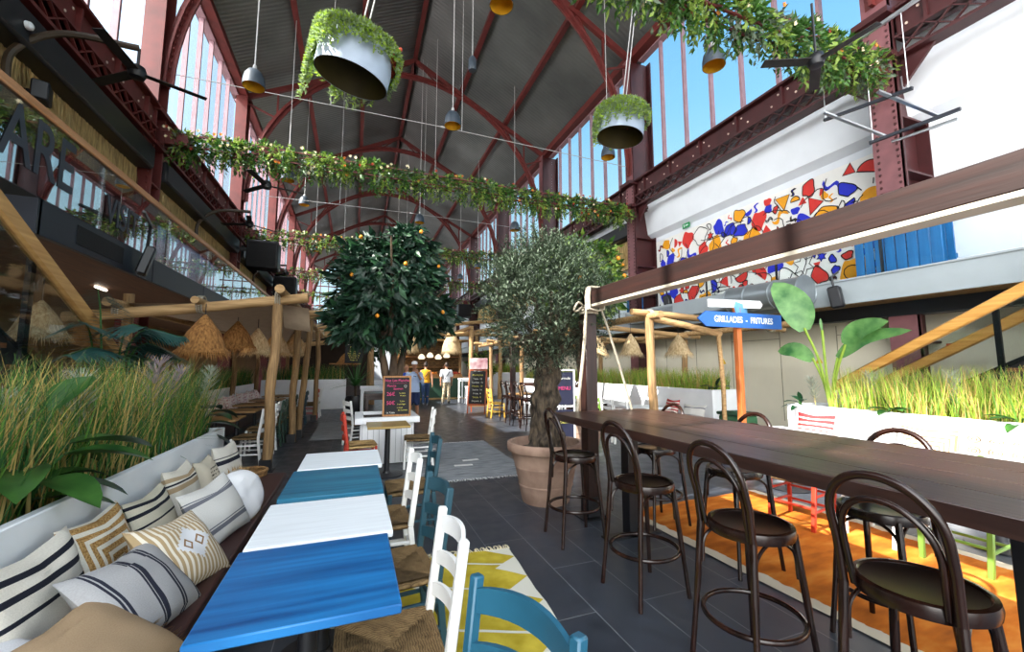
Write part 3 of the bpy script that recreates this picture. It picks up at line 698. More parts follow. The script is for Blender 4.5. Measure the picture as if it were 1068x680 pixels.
# rz 90 deg turns the cushion's face (-Y) towards +X
def at_wall(label, y, w, h, mat, seed, tilt=16, x=-1.17, roll=0, rz=90, **k):
    return cushion(label, (x, y, ZB+h/2*.93), (R(-tilt), R(roll), R(rz)), w, h, .16, mat, seed, **k)
at_wall('large cream cushion with black woven stripes, nearest of those against the white wall', 2.33, .56, .44, mC1, 1)
at_wall('tan jute cushion with nested cream rectangles', 2.77, .48, .44, mC2, 2, 18, -1.16, 0, 88)
at_wall('cream cushion with four thin black stripes leaning behind the diamond cushion', 3.3, .5, .4, mC3, 3, 20, -1.14)
at_wall('beige banded cushion with a navy foot', 3.88, .46, .44, mC4, 4, 18)
at_wall('small beige cushion printed with black dashes and fringed at its sides', 4.42, .4, .38, mC5, 5, 18, fringe=(mFringeCream, .035))
at_wall('cream cushion with one broad black stripe at the far end of the bench', 4.9, .46, .42, mC6, 6, 14, -1.14, 0, 82)
cushion('grey cushion with paired navy bands lying against the jute cushion', (-.87, 2.42, ZB+.15), (R(-44), R(4), R(80)), .54, .42, .17, mF2, 7)
cushion('brown striped cushion with a pale diamond pattern', (-.84, 2.82, ZB+.16), (R(-40), R(6), R(74)), .5, .42, .16, mF3, 8)
cushion('pale grey cushion with grey bands in front of the fringed print cushion', (-.85, 3.45, ZB+.18), (R(-28), R(-6), R(72)), .46, .42, .17, mF4, 9)
cushion('round white cushion with a jute fringe', (-.77, 3.75, ZB+.19), (R(-20), 0, R(58)), .4, .4, .12, mF5, 10, round_=True, fringe=(mFringeTan, .04))
cushion('tan suede cushion with a ragged fringe, lying at the near end', (-.85, 2.02, ZB+.11), (R(-58), R(0), R(78)), .5, .44, .15, mSuede, 11, fringe=(mFringeTan, .05))
cushion('plain white cushion half hidden under the tan suede one', (-1.02, 1.93, ZB+.08), (R(-66), 0, R(84)), .46, .46, .16, mF5, 12)
# wicker basket at the end of the bench
def basket(label, loc, r, h):
    t = thing('wicker_basket', label, 'basket', loc); f = MB(); f.lathe([(r*.75,0),(r*.9,h*.3),(r,h*.65),(r*.92,h),(r*.86,h),(r*.9,h*.6),(r*.7,.03)], 24); f.build('body', mBask, t)
    f = MB(); f.tube([(r*.9*math.cos(a), r*.9*math.sin(a), h) for a in [2*PI*i/24 for i in range(24)]], .018, 6, closed=True); f.build('rim', mBask, t); return t
mBask = M('wicker', '6e4c28', .8, .45, 34, .8, 0, (1,1,3), 'a87c48')
basket('brown wicker basket on the floor past the end of the bench', (-1.0, 5.22, 0), .17, .5)
# ---------------------------------------------------------------- square cafe tables
def cafe_table(label, loc, w, d, mat, group='square cafe tables along the bench', th=.035):
    t = thing('cafe_table', label, 'table', loc, 0, group); f = MB(); f.box((0,0,.75-th/2), (w,d,th), .005); f.build('tabletop', mat, t)
    f = MB(); f.lathe([(.045,.02),(.04,.1),(.035,.7)], 14); f.box((0,0,.705), (.36,.36,.02), .004); f.build('pedestal', mBlack, t)
    f = MB(); f.lathe([(.0,0),(.24,0),(.24,.015),(.06,.035),(.05,.06)], 24, cap0=False); f.build('base', mBlack, t); return t
cafe_table('blue stained square table nearest the camera', (-.14, 1.965, 0), .66, .69, mBlueTop)
cafe_table('white limed square table pushed against the nearest blue one', (-.12, 2.66, .004), .675, .675, mWhiteTop)
cafe_table('teal blue square table beyond the nearer white table', (-.11, 3.5, 0), .66, .78, mBlueTop2)
cafe_table('farther white square table beside the red chair', (-.08, 4.25, .004), .67, .69, mWhiteTop)
# ---------------------------------------------------------------- ladder back chairs with rush seats
def chair_parts(t, mat, seat, w=.42, d=.4, hb=.92, arc=True, seg=8):
    x = w/2; yb, yf = -d/2, d/2
    for s in (-1, 1):
        f = MB(); P = [(s*x*.94, yb-.05, 0), (s*x, yb, .44), (s*x, yb-.06, hb)]
        f.bar(P[0], P[1], .038, .038, (0,1,0), .005); f.bar(P[1], P[2], .036, .04, (0,1,0), .006); f.build('leg', mat, t)
        f = MB(); f.bar((s*(x+.01), yf, 0), (s*x, yf-.01, .45), .036, .036, (0,1,0), .006); f.build('leg', mat, t)
    for z, hh in ((.56, .06), (.7, .06), (.85, .075)):
        f = MB(); y0 = yb-.06*(z-.44)/(hb-.44); N = 10
        k = len(f.v)
        for i in range(N+1):
            u = -1+2*i/N; bow = (1-u*u); xx = u*(x-.015); yy = y0-.045*bow; top = z+hh/2+.022*bow; bot = z-hh/2+.012*bow
            f.v += [(xx, yy-.009, bot), (xx, yy+.009, bot), (xx, yy+.009, top), (xx, yy-.009, top)]
        for i in range(N):
            a = k+4*i
            for j in range(4): f.face((a+j, a+(j+1) % 4, a+4+(j+1) % 4, a+4+j))
        f.face((k,k+3,k+2,k+1)); f.face((k+4*N,k+4*N+1,k+4*N+2,k+4*N+3)); f.build('back_slat', mat, t, smooth=30)
    f = MB()
    for z in (.16, .3):
        f.bar((-x, yf-.005, z), (x, yf-.005, z), .022, .022, bev=.004)
        for s in (-1, 1): f.bar((s*x, yb-.02, z+.03), (s*x, yf, z+.03), .022, .022, bev=.004)
    f.bar((-x, yb-.03, .22), (x, yb-.03, .22), .022, .022, bev=.004); f.build('stretcher', mat, t)
    # rush seat: four woven triangles meeting at the middle
    f = MB(); n = 12
    for i in range(n+1):
        for j in range(n+1):
            u, v = -1+2*i/n, -1+2*j/n; q = max(abs(u), abs(v)); f.v.append((u*(x+.008), v*(d/2+.012), .462+.012*q*q-.012*abs(abs(u)-abs(v) < .12)))
    for i in range(n):
        for j in range(n): a = i*(n+1)+j; f.face((a, a+n+1, a+n+2, a+1))
    f.box((0,0,.44), (2*x+.012, d+.02, .035), .012); f.build('seat', seat, t, smooth=50)
def make_chair(label, mat, loc, rz, seat=None, group=None, **k):
    t = thing('rush_seat_chair', label, 'chair', loc, R(rz), group); chair_parts(t, mat, seat or mRush, **k); return t
GC = 'ladder back chairs at the cafe tables'
make_chair('white ladder back chair at the nearest blue table', mChairWhite, (.17, 1.875, 0), 90, group=GC)
chTeal = make_chair('dark teal ladder back chair at the nearer white table', mTeal, (.25, 2.57, 0), 96, group=GC)
chWhite = make_chair('white ladder back chair at the teal blue table', mChairWhite, (.22, 3.42, 0), 91, group=GC)
dup(chTeal, (.53, 4.22, 0), R(90), 'dark teal ladder back chair at the farther white table', GC)
dup(chWhite, (1.0, 7.02, 0), R(84), 'white ladder back chair drawn up to the right of the menu board', GC)
make_chair('bright blue chair in the near foreground with an arched back', mBluePaint, (.24, 1.09, 0), 112, group=GC)
make_chair('bright red chair with a pale rush seat', mChairRed, (.13, 6.72, 0), -86, rush_mat('rush_pale', '8f7144', 'd0b078'), group=GC)
# ---------------------------------------------------------------- rugs
def rug(name_mat, label, pts_box, rz, mat, fringe=None, seed=1, h=.012):
    (x, y, w, d) = pts_box; t = thing('rug', label, 'rug', (x, y, 0), R(rz)); f = MB(); g = random.Random(seed); n = 24
    for i in range(n+1):
        for j in range(n+1):
            u, v = i/n-.5, j/n-.5; e = .012*noise.noise(Vector((u*9, v*9, seed))); f.v.append((u*w+e, v*d+e, .004+h*.6+.006*noise.noise(Vector((u*7, v*7, seed+9)))))
    k = len(f.v)
    for i in range(n):
        for j in range(n): a = i*(n+1)+j; f.face((a, a+n+1, a+n+2, a+1))
    f.box((0,0,.005), (w*.98, d*.98, .008)); f.build('pile', mat, t)
    if fringe:
        for s in (-1, 1):
            f = MB()
            for i in range(70):
                xx = (i/69-.5)*w; f.tube([(xx, s*d/2*.99, .008), (xx+g.uniform(-.02,.02), s*(d/2+.03), .012), (xx+g.uniform(-.03,.03), s*(d/2+.07), .006)], [.008,.006,.003], 4)
            f.build('fringe', fringe, t)
    return t
# yellow rug with white zigzag border
m, t, o = nt('rug_yellow'); b = bsdf(t, o, .95, 0, .1); cn = nd(t, 'ShaderNodeTexCoord'); s = nd(t, 'ShaderNodeSeparateXYZ'); t.links.new(cn.outputs['Object'], s.inputs[0])
zz = mth(t, 'PINGPONG', mth(t, 'MULTIPLY', s.outputs[1], 1.0), .17); edge = mth(t, 'GREATER_THAN', mth(t, 'ADD', mth(t, 'ABSOLUTE', s.outputs[0]), mth(t, 'MULTIPLY', zz, 1.25)), .7)
ln = mth(t, 'LESS_THAN', mth(t, 'ABSOLUTE', mth(t, 'SUBTRACT', mth(t, 'PINGPONG', mth(t, 'ADD', s.outputs[1], mth(t, 'MULTIPLY', s.outputs[0], .35)), .45), .2)), .012)
n = nd(t, 'ShaderNodeTexNoise'); n.inputs['Scale'].default_value = 6; n.inputs['Detail'].default_value = 6; t.links.new(cn.outputs['Object'], n.inputs['Vector'])
yr = ramp(t, [(.3, col('9a8822')), (.7, col('c4b142'))]); t.links.new(n.outputs[0], yr.inputs[0])
t.links.new(mixc(t, mth(t, 'MAXIMUM', edge, ln), yr.outputs[0], col('c9c8bc')), b.inputs['Base Color']); mRugY = m
rug('y', 'yellow rug with a white zigzag edge under the near chairs', (.55, 2.45, 1.4, 2.4), -4, mRugY, M('tassel_cream', 'd6cdae', .95, .2, 30), 3)
mRugG = M('rug_grey', '767c84', .95, .4, 7, .3, 0, (.5,6,1), 'a2a6aa', .1)
t = rug('g', 'worn grey rug on the tiles left of the terracotta pot', (1.75, 7.35, 1.75, 2.9), -2, mRugG, M('tassel_white', 'c4c6c8', .95, .2, 30), 4)
f = MB()
for (x, y, a, w_) in ((.15,-.3,.3,.28), (.02,-.62,-.2,.3), (-.3,.9,.2,.2)): f.box((x, y, .016), (w_, .09, .004), .001, Matrix.Rotation(a*.3, 4, 'Z'))
f.build('sun_patch', M('rug_sunlit', 'd2d3d2', .95, .1, 30), t)  # pale bars painting sun patches onto the rug
# orange rug on the right, with darker woven waves
m, t, o = nt('rug_orange'); b = bsdf(t, o, .95, 0, .1); cn = nd(t, 'ShaderNodeTexCoord'); n = nd(t, 'ShaderNodeTexNoise'); n.inputs['Scale'].default_value = 2.2; n.inputs['Detail'].default_value = 7
mp = nd(t, 'ShaderNodeMapping'); mp.inputs['Scale'].default_value = (1,3,1); t.links.new(cn.outputs['Object'], mp.inputs[0]); t.links.new(mp.outputs[0], n.inputs['Vector'])
yr = ramp(t, [(.3, col('8a4a1a')), (.5, col('b8651f')), (.72, col('d08a3c'))]); t.links.new(n.outputs[0], yr.inputs[0])
s = nd(t, 'ShaderNodeSeparateXYZ'); t.links.new(cn.outputs['Object'], s.inputs[0]); e = mth(t, 'GREATER_THAN', mth(t, 'ADD', mth(t, 'ABSOLUTE', s.outputs[0]), mth(t, 'MULTIPLY', n.outputs[0], .12)), 1.0)
t.links.new(mixc(t, e, yr.outputs[0], col('cfc3ae')), b.inputs['Base Color']); mRugO = m
rug('o', 'orange brown rug under the far side of the long bar table', (3.95, 2.2, 2.1, 3.7), 2, mRugO, None, 5)
# ================================================================ LONG BAR TABLE AND STOOLS
ZT = 1.13
def bar_table(label, x0, x1, y0, y1):
    t = thing('bar_table', label, 'table', ((x0+x1)/2, (y0+y1)/2, 0)); w, d = x1-x0, y1-y0; f = MB()
    n = 4
    for i in range(n): f.box((-w/2+w*(i+.5)/n, 0, ZT-.035), (w/n-.003, d, .07), .004)
    f.box((0,0,ZT-.04), (w-.02, d-.02, .05)); f.build('tabletop', mDarkWood, t)
    for s in (-1, 1):
        f = MB(); f.box((0, s*(d/2-.5), ZT/2-.04), (.12, .12, ZT-.08), .005); f.box((0, s*(d/2-.5), .01), (.6, .12, .02)); f.build('leg', mBlack, t)
    return t
bar_table('long dark brown bar table with bentwood stools along both sides', 1.95, 3.12, .35, 3.95)
def post_frame(label, x, y, ylen, ztop, sz=.14):
    t = thing('post_frame', label, 'frame', (x, y, 0)); f = MB(); f.box((0,0,ztop/2+.04), (sz,sz,ztop-.08), .006); f.build('post', mDarkPost, t)
    f = MB(); f.box((0,0,.006), (.3,.26,.012)); f.box((0,0,.12), (sz+.02, sz+.02, .2), .003)
    for s in (-1, 1):
        for q in (-1, 1): f.lathe([(.014,.01),(.014,.03)], 6, (s*.12, q*.1, 0))
    f.build('foot_plate', mBlack, t)
    if ylen:
        f = MB(); f.box((0, -ylen/2+.1, ztop-.08), (sz, ylen, .16), .006); f.build('beam', mDarkBeam, t)
        f = MB(); f.box((0, -ylen/2+.1, ztop-.172), (.13, ylen-.3, .024)); f.build('underside_strip', M('pale_strip', 'b3ab9b', .6, .03), t)  # pale strip along the underside of the beam
        f = MB(); f.box((0, -ylen+.17, ztop/2), (sz,sz,ztop-.1), .006); f.build('post', mDarkPost, t)
    return t
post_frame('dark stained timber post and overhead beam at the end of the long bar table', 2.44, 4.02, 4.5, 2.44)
# rope knotted round the beam with two hanging ends
t = thing('rope', 'pale cotton rope knotted round the dark beam and hanging to the bar table', 'rope', (2.44, 4.0, 2.28)); f = MB()
for k in range(4):
    z = -.03+.0*k; yy = -.1-.035*k
    f.tube([(.09*sx_, yy+.01*k, zz) for sx_, zz in ((-1,-.05),(-1.05,.08),(-.9,.19),(.9,.19),(1.05,.08),(1,-.05),(0,-.07))], .013, 6, closed=True)
for k in range(3):
    f.tube([(math.cos(a)*.1, math.sin(a)*.1, -.02-.03*k) for a in [2*PI*i/14 for i in range(14)]], .013, 6, closed=True)
f.tube(bez([(-.1,-.05,0),(-.2,-.12,.02),(-.24,-.1,-.06),(-.16,-.02,-.06),(-.1,-.05,0)], 6), .011, 6); f.build('knot', mRope, t)
f = MB(); f.tube(bez([(-.09,-.1,0),(-.12,-.1,-.4),(-.16,-.08,-.8),(-.2,-.05,-1.16)], 6), .018, 7); f.build('rope_end', mRope, t)
f = MB(); f.tube(bez([(.07,-.12,0),(.2,-.1,-.3),(.38,-.06,-.75),(.52,-.04,-1.16)], 6), .013, 7); f.build('rope_end', mRope, t)
# bentwood stools
def make_stool(label, loc, rz, group='bentwood bar stools at the long bar table'):
    t = thing('bar_stool', label, 'stool', loc, R(rz), group); SH = .77
    f = MB(); f.lathe([(0,SH-.012),(.17,SH-.012),(.185,SH-.006),(.2,SH-.004)], 36, cap0=False, cap1=False); f.build('seat', mSeatDark, t)
    f = MB(); f.lathe([(.183,SH-.05),(.208,SH-.05),(.213,SH-.025),(.208,SH),(.19,SH+.004),(.183,SH-.004),(.183,SH-.05)], 36, cap0=False, cap1=False); f.build('seat_rim', mBent, t)
    for s in (-1, 1):
        f = MB(); f.tube(bez([(s*.2,.2,0),(s*.17,.165,.4),(s*.145,.135,SH-.03)], 5), [.015]*5+[.018]*6, 9); f.build('leg', mBent, t)
        f = MB(); f.tube(bez([(s*.21,-.235,0),(s*.185,-.2,.4),(s*.172,-.175,SH-.03)], 5), [.015]*5+[.018]*6, 9); f.build('leg', mBent, t)
    f = MB(); N = 26; P = [Vector((.172,-.175,SH-.04)), Vector((.176,-.19,.9))]
    for i in range(N+1):
        a = PI*i/N; P.append(Vector((.178*math.cos(a), -.2-.075*(.25+.75*math.sin(a)), 1.0+.2*math.sin(a)**.9 if 0 < i < N else 1.0)))
    P += [Vector((-.176,-.19,.9)), Vector((-.172,-.175,SH-.04))]; f.tube(P, .0165, 10); f.build('back_hoop', mBent, t)
    f = MB(); P = [Vector((.14,-.165,SH-.03)), Vector((.146,-.19,.87))]
    for i in range(N+1):
        a = PI*i/N; P.append(Vector((.148*math.cos(a), -.2-.055*math.sin(a), .93+.18*math.sin(a)**.9 if 0 < i < N else .93)))
    P += [Vector((-.146,-.19,.87)), Vector((-.14,-.165,SH-.03))]; f.tube(P, .0125, 9); f.build('inner_hoop', mBent, t)
    f = MB(); f.tube([(.235*math.cos(a), -.015+.24*math.sin(a), .3) for a in [2*PI*i/40 for i in range(40)]], .0135, 9, closed=True); f.build('foot_ring', mBent, t)
    for (a0, a1) in (((.15,.14),(-.15,.14)), ((.15,.14),(.17,-.17)), ((-.15,.14),(-.17,-.17))):
        f = MB(); m_ = ((a0[0]+a1[0])/2*.9, (a0[1]+a1[1])/2*.9); f.tube(bez([(a0[0],a0[1],.52),(a0[0]*.85+m_[0]*.15,a0[1]*.85+m_[1]*.15,.66),(m_[0],m_[1],SH-.055),(a1[0]*.85+m_[0]*.15,a1[1]*.85+m_[1]*.15,.66),(a1[0],a1[1],.52)], 6), .009, 7); f.build('brace', mBent, t)
    return t
GS = 'bentwood bar stools at the long bar table'
st0 = make_stool('bentwood bar stool nearest the camera, its round seat fully in view', (2.08, 1.02, 0), -86)
dup(st0, (2.03, 1.72, 0), R(-92), 'second bentwood stool from the camera on the aisle side', GS)
dup(st0, (2.03, 2.6, 0), R(-88), 'third bentwood stool on the aisle side, whole down to its feet', GS)
dup(st0, (2.02, 3.6, 0), R(-94), 'bentwood stool by the terracotta pot and the timber post', GS)
dup(st0, (2.98, 1.62, 0), R(92), 'bentwood stool across the table, over the orange rug, nearest of that side', GS)
dup(st0, (2.98, 2.65, 0), R(88), 'bentwood stool across the table, between the red chair and the aisle stools', GS)
dup(st0, (2.98, 3.62, 0), R(90), 'bentwood stool across the table at the end by the timber post', GS)
# ---------------------------------------------------------------- olive tree in the terracotta pot
def pot(t, r0, r1, h, mat, name='pot', soil=True):
    f = MB(); f.lathe([(0,0),(r0,0),(r0*1.04,.03),(r0+(r1*.9-r0)*.3,h*.28),(r0+(r1*.9-r0)*.36,h*.285),(r0+(r1*.9-r0)*.36,h*.31),(r0+(r1*.9-r0)*.34,h*.315),(r0+(r1*.9-r0)*.62,h*.58),(r0+(r1*.9-r0)*.67,h*.585),(r0+(r1*.9-r0)*.67,h*.61),(r0+(r1*.9-r0)*.66,h*.615),(r1*.88,h*.8),(r1*.9,h*.84),(r1*.98,h*.86),(r1,h*.9),(r1,h*.97),(r1*.97,h),(r1*.88,h),(r1*.85,h*.93),(r1*.8,h*.8)], 40, cap0=False, cap1=False); f.build(name, mat, t)
    if soil:
        f = MB(); f.lathe([(0,h*.86),(r1*.4,h*.87),(r1*.86,h*.85)], 24, cap0=False, cap1=False); f.build('soil', mSoil, t)
def gnarl(f, P, rs, n=14, amp=.25, seed=0):
    """bark-like tube: radius swells with noise"""
    k = len(f.v); f.tube(P, rs, n)
    for i in range(k, len(f.v)):
        j = (i-k)//n; c = Vector(P[min(j, len(P)-1)]); v = Vector(f.v[i]); d = v-c
        f.v[i] = tuple(c+d*(1+amp*noise.noise(v*7+Vector((seed,0,0)))+amp*.6*noise.noise(Vector((v.x*16,v.y*16,v.z*4+seed)))))
t = thing('olive_tree', 'grey green olive tree in a big terracotta pot beside the bar table', 'tree', (2.22, 4.7, 0)); pot(t, .28, .47, .7, mTerra)
f = MB(); P = bez([(.0,0,.55),(.03,0,.8),(.0,.02,1.15),(.05,.0,1.45),(.07,0,1.75)], 6); P = bez(P, 2); gnarl(f, P, [.185-.05*i/len(P)+max(0,.07-.006*i) for i in range(len(P))], 30, .38, 3)
g = random.Random(21); tips = []
for i in range(26):
    a = g.uniform(0, 2*PI); el = g.uniform(-.1, 1.35); d = Vector((math.cos(a)*math.cos(el)*.62, math.sin(a)*math.cos(el)*.62, math.sin(el)*.72+.12))
    e = Vector((.05,0,1.85))+d; P = bez([(.06,0,1.6), tuple(Vector((.06,0,1.75))+d*.45), tuple(e)], 4); f.tube(P, [.04-.032*k/len(P) for k in range(len(P))], 6); tips.append((e, d))
f.build('trunk', mBarkOlive, t)
f = MB(); CX_, CY_, CZ_ = .03, 0, 2.4
for i in range(3400):   # twigs of narrow leaves
    while True:
        u = Vector((g.uniform(-1,1), g.uniform(-1,1), g.uniform(-1,1)))
        if .25 < u.length < 1: break
    rad = 1-.18*noise.noise(u*2.6+Vector((5,0,0))); p = Vector((CX_+u.x*.78*rad, CY_+u.y*.74*rad, CZ_+.03+u.z*.8*rad)); tw = (u.normalized()*.8+Vector((g.uniform(-.5,.5), g.uniform(-.5,.5), g.uniform(.0,.9)))).normalized()
    L = g.uniform(.14,.26)
    for j in range(12):
        q = p+tw*L*j/12; a = g.uniform(0,2*PI); sd = Vector((math.cos(a), math.sin(a), g.uniform(-.3,.5))); f.mi = 0 if g.random() < .55 else 1; f.leaf(q, tw*.7+sd*.8, Vector((0,0,1)).cross(sd)+Vector((.01,0,0)), g.uniform(.045,.07), .014, .1, .05)
f.build('foliage', [mLeafOlive, mLeafOlive2], t, smooth=0)
# ---------------------------------------------------------------- dense broadleaf crowns
def crown(f, c, r, n, L, W, g, hollow=.55, clump=8, fm=(.75,)):
    for i in range(n):
        while True:
            u = Vector((g.uniform(-1,1), g.uniform(-1,1), g.uniform(-1,1)))
            if hollow < u.length < 1: break
        rad = 1+.22*noise.noise(u.normalized()*2.3+Vector(c)*.3); p = Vector((c[0]+u.x*r[0]*rad, c[1]+u.y*r[1]*rad, c[2]+u.z*r[2]*rad)); out = u.normalized()
        for j in range(clump):
            a = g.uniform(0,2*PI); d = (out*.35+Vector((math.cos(a)*.8, math.sin(a)*.8, g.uniform(-1.25,.1)))).normalized(); f.mi = 0 if g.random() < fm[0] else 1
            f.leaf(p+Vector((g.uniform(-.07,.07), g.uniform(-.07,.07), g.uniform(-.07,.07))), d, d.cross(out)+Vector((0,0,.01)), L*g.uniform(.7,1.2), W*g.uniform(.8,1.2), .12, .25)
def fruits(f, c, r, n, g, rad=.035):
    for i in range(n):
        a, e = g.uniform(0,2*PI), g.uniform(-.8,.9); f.ell((c[0]+r[0]*math.cos(a)*math.cos(e), c[1]+r[1]*math.sin(a)*math.cos(e), c[2]+r[2]*math.sin(e)), (rad,rad,rad), 8, 6)
t = thing('orange_tree', 'bright orange tree with broad leaves behind the olive tree', 'tree', (4.15, 7.1, 0)); pot(t, .28, .44, .65, mTerra)
f = MB(); gnarl(f, bez([(0,0,.55),(.04,0,1.2),(0,.03,1.9),(.03,0,2.6)], 5), [.13-.004*i for i in range(16)], 10, .15, 5); g = random.Random(31)
for i in range(12):
    a = g.uniform(0,2*PI); f.tube(bez([(.02,0,2.0),(math.cos(a)*.35,math.sin(a)*.35,2.8),(math.cos(a)*.65,math.sin(a)*.6,3.1+g.uniform(-.3,.6))], 4), [.05-.004*k for k in range(9)], 6)
f.build('trunk', mBark, t); f = MB(); crown(f, (0,0,3.3), (.92,.85,.85), 430, .19, .085, g, .45, 8, (.62,)); f.build('foliage', [mLeafLem, mLeafLem2], t, smooth=0)
for i in range(9):
    f = MB(); a, e = g.uniform(PI,2*PI), g.uniform(-.5,.8); f.ell((.95*math.cos(a)*math.cos(e), .9*math.sin(a)*math.cos(e), 3.3+.93*math.sin(e)), (.04,.04,.04), 10, 8); f.build('orange', mOrange, t)
# ================================================================ RIGHT SIDE SEATING
planter('planter_box', 'white planter box with tall grass and a banana-like plant on the sunny right side', 'planter', 6.7, 7.5, .9, 4.85, 1.0)
f = grass_mesh(6.8, 7.4, 1.0, 4.2, .92, 3600, .4, .76, (.45, .2), .3, .012, 13)
tag(f.build('grass', [mGreenB, mGreenA, mStraw], smooth=0), 'sunlit yellow green grass in the planter on the right', 'grass', kind='stuff')
t = thing('banquette', 'white bench below the sunny planter on the right', 'bench', (6.4, 2.85, 0)); f = MB(); f.box((0,0,.43),(.58,3.9,.05),.01); f.build('seat', mWhite, t); f = MB(); f.box((.05,0,.2),(.45,3.85,.4)); f.build('base', mWhite, t)
def leaf_big(f, P, W, fold=.25, notch=False):
    P = bez(P, 5); k = len(f.v); N = len(P)-1
    for i, p in enumerate(P):
        d = (P[min(N,i+1)]-P[max(0,i-1)]).normalized(); sd = d.cross(Vector((-.7,-.55,.35))).normalized(); up = sd.cross(d); w = W/2*math.sin(PI*min(1, .05+.95*i/N))**.6
        f.v += [tuple(p-sd*w+up*w*fold), tuple(p), tuple(p+sd*w+up*w*fold)]
    for i in range(N): a = k+3*i; f.face((a,a+1,a+4,a+3)); f.face((a+1,a+2,a+5,a+4))
mBanana = M('banana_leaf', '3d7a3c', .4, .2, 5, trans=.35, c2='78a860')
t = thing('banana_plant', 'tall plant with huge paddle leaves standing in the right planter', 'plant', (7.05, 4.38, .9)); fs = MB(); fl = MB()
for st, lf, W in (([(0,0,0),(-.02,.12,.8),(-.05,.3,1.35)], [(-.05,.3,1.3),(-.1,.42,1.75),(-.15,.72,2.2)], .5), ([(0,0,0),(.02,-.1,.6),(.03,-.25,1.05)], [(.03,-.25,1.05),(.03,-.45,1.25),(.0,-.85,1.35)], .3),
                  ([(0,0,0),(0,.1,.5),(-.05,.2,.85)], [(-.05,.2,.8),(-.08,.45,.98),(-.1,.75,.98)], .28), ([(0,0,0),(.02,-.05,.5),(.04,-.12,.85)], [(.04,-.12,.85),(.05,-.5,1.12),(.0,-1.1,1.2)], .22),
                  ([(0,0,0),(.02,.05,.6),(.04,.08,1.3)], [(.04,.08,1.3),(.04,.09,1.4),(.05,.1,1.5)], .04)):
    fs.tube(bez(st, 5), .018, 6); leaf_big(fl, lf, W)
fs.build('stem', mGreenB, t); fl.build('foliage', mBanana, t, smooth=60)
leafy('broad_leaf_plant', 'low dark leaved plant at the left corner of the right planter', (6.85, 4.72, .92), [((-.8,.3,.3),.26,.1,.12,.3), ((-.5,-.6,.4),.24,.1,.14,.3), ((.2,.7,.5),.24,.1,.14,.3), ((-.7,.7,.2),.26,.1,.08,.4), ((-.2,0,1),.2,.09,.1,.1), ((-.9,-.1,0),.25,.1,.1,.4)], mLeafDark, mGreenDk)
leafy('broad_leaf_plant', 'low plant with reddish blooms midway along the right planter', (6.85, 3.5, .92), [((-.8,.5,.3),.26,.12,.12,.3), ((-.6,-.7,.3),.26,.12,.12,.3), ((.3,.8,.5),.24,.1,.14,.3), ((-.9,0,.2),.26,.12,.1,.4), ((-.2,.4,1),.22,.1,.12,.1), ((-.3,-.9,.4),.26,.11,.12,.3)], mLeafBroad, mGreenDk)
leafy('broad_leaf_plant', 'low green plant at the right edge of the photo in the sunny planter', (6.82, 2.32, .92), [((-.8,.5,.3),.26,.1,.12,.3), ((-.6,-.7,.3),.26,.1,.12,.3), ((-.9,0,.1),.28,.1,.08,.4), ((-.3,.9,.4),.26,.1,.12,.3)], mLeafBroad, mGreenDk)
for (x, y, h, l) in ((6.95, 4.55, .5, 'wispy plume behind the banana plant'), (6.95, 3.75, .6, 'white feathery plume in the grass by the lower rail'), (6.95, 2.85, .62, 'white feathery plume before the dark column foot')):
    plume(x, y, .92, h, (.02,.06), mPampasG, l)
# cushions on the right bench (rz -90 turns the face towards -X)
mRedPat = stripes_mat('cloth_red_waves', [(0,'dfd3c8'),(.2,'a83a3c'),(.26,'dfd3c8'),(.36,'a83a3c'),(.44,'dfd3c8'),(.52,'a83a3c'),(.6,'dfd3c8'),(.68,'a83a3c'),(.8,'dfd3c8'),(.86,'a83a3c')])
m, t, b, uv, s, x, y = uvnodes('cloth_bw_check'); ck = nd(t, 'ShaderNodeTexChecker'); ck.inputs['Scale'].default_value = 34; ck.inputs[1].default_value = c4(col('e4e0d8')); ck.inputs[2].default_value = c4(col('3a3a3e')); t.links.new(uv.outputs[0], ck.inputs[0]); t.links.new(ck.outputs[0], b.inputs['Base Color']); mCheck = m
m, t, b, uv, s, x, y = uvnodes('cloth_brown_arches'); fr = mth(t, 'GREATER_THAN', mth(t, 'FRACT', mth(t, 'MULTIPLY', mth(t, 'MAXIMUM', x, mth(t, 'MULTIPLY', s.outputs[1], .6)), 14)), .6); t.links.new(mixc(t, fr, col('d9cbb2'), col('8d6f55')), b.inputs['Base Color']); mArch = m
m, t, b, uv, s, x, y = uvnodes('cloth_circles')
xf = mth(t, 'SUBTRACT', mth(t, 'FRACT', mth(t, 'MULTIPLY', s.outputs[0], 3)), .5); yf = mth(t, 'SUBTRACT', mth(t, 'FRACT', mth(t, 'MULTIPLY', s.outputs[1], 3)), .5)
rr_ = mth(t, 'SQRT', mth(t, 'ADD', mth(t, 'MULTIPLY', xf, xf), mth(t, 'MULTIPLY', yf, yf))); cc = mth(t, 'MULTIPLY', mth(t, 'GREATER_THAN', mth(t, 'FRACT', mth(t, 'MULTIPLY', rr_, 6)), .6), mth(t, 'LESS_THAN', rr_, .42)); t.links.new(mixc(t, cc, col('cdbfa6'), col('6a5a48')), b.inputs['Base Color']); mCirc = m
GR = 'cushions on the sunny bench'
for (lab, y, mat_, sd, hh) in (('red and white wavy cushion at the left end of the sunny bench', 4.35, mRedPat, 31, .46), ('white cushion with a fine black check on the sunny bench', 3.62, mCheck, 32, .42), ('cream cushion with nested brown arches on the sunny bench', 3.02, mArch, 33, .44), ('tan cushion printed with rows of circles on the sunny bench', 2.42, mCirc, 34, .42)):
    cushion(lab, (6.58, y, .455+hh/2*.95), (R(-15), 0, R(-90)), .56, hh, .15, mat_, sd, GR)
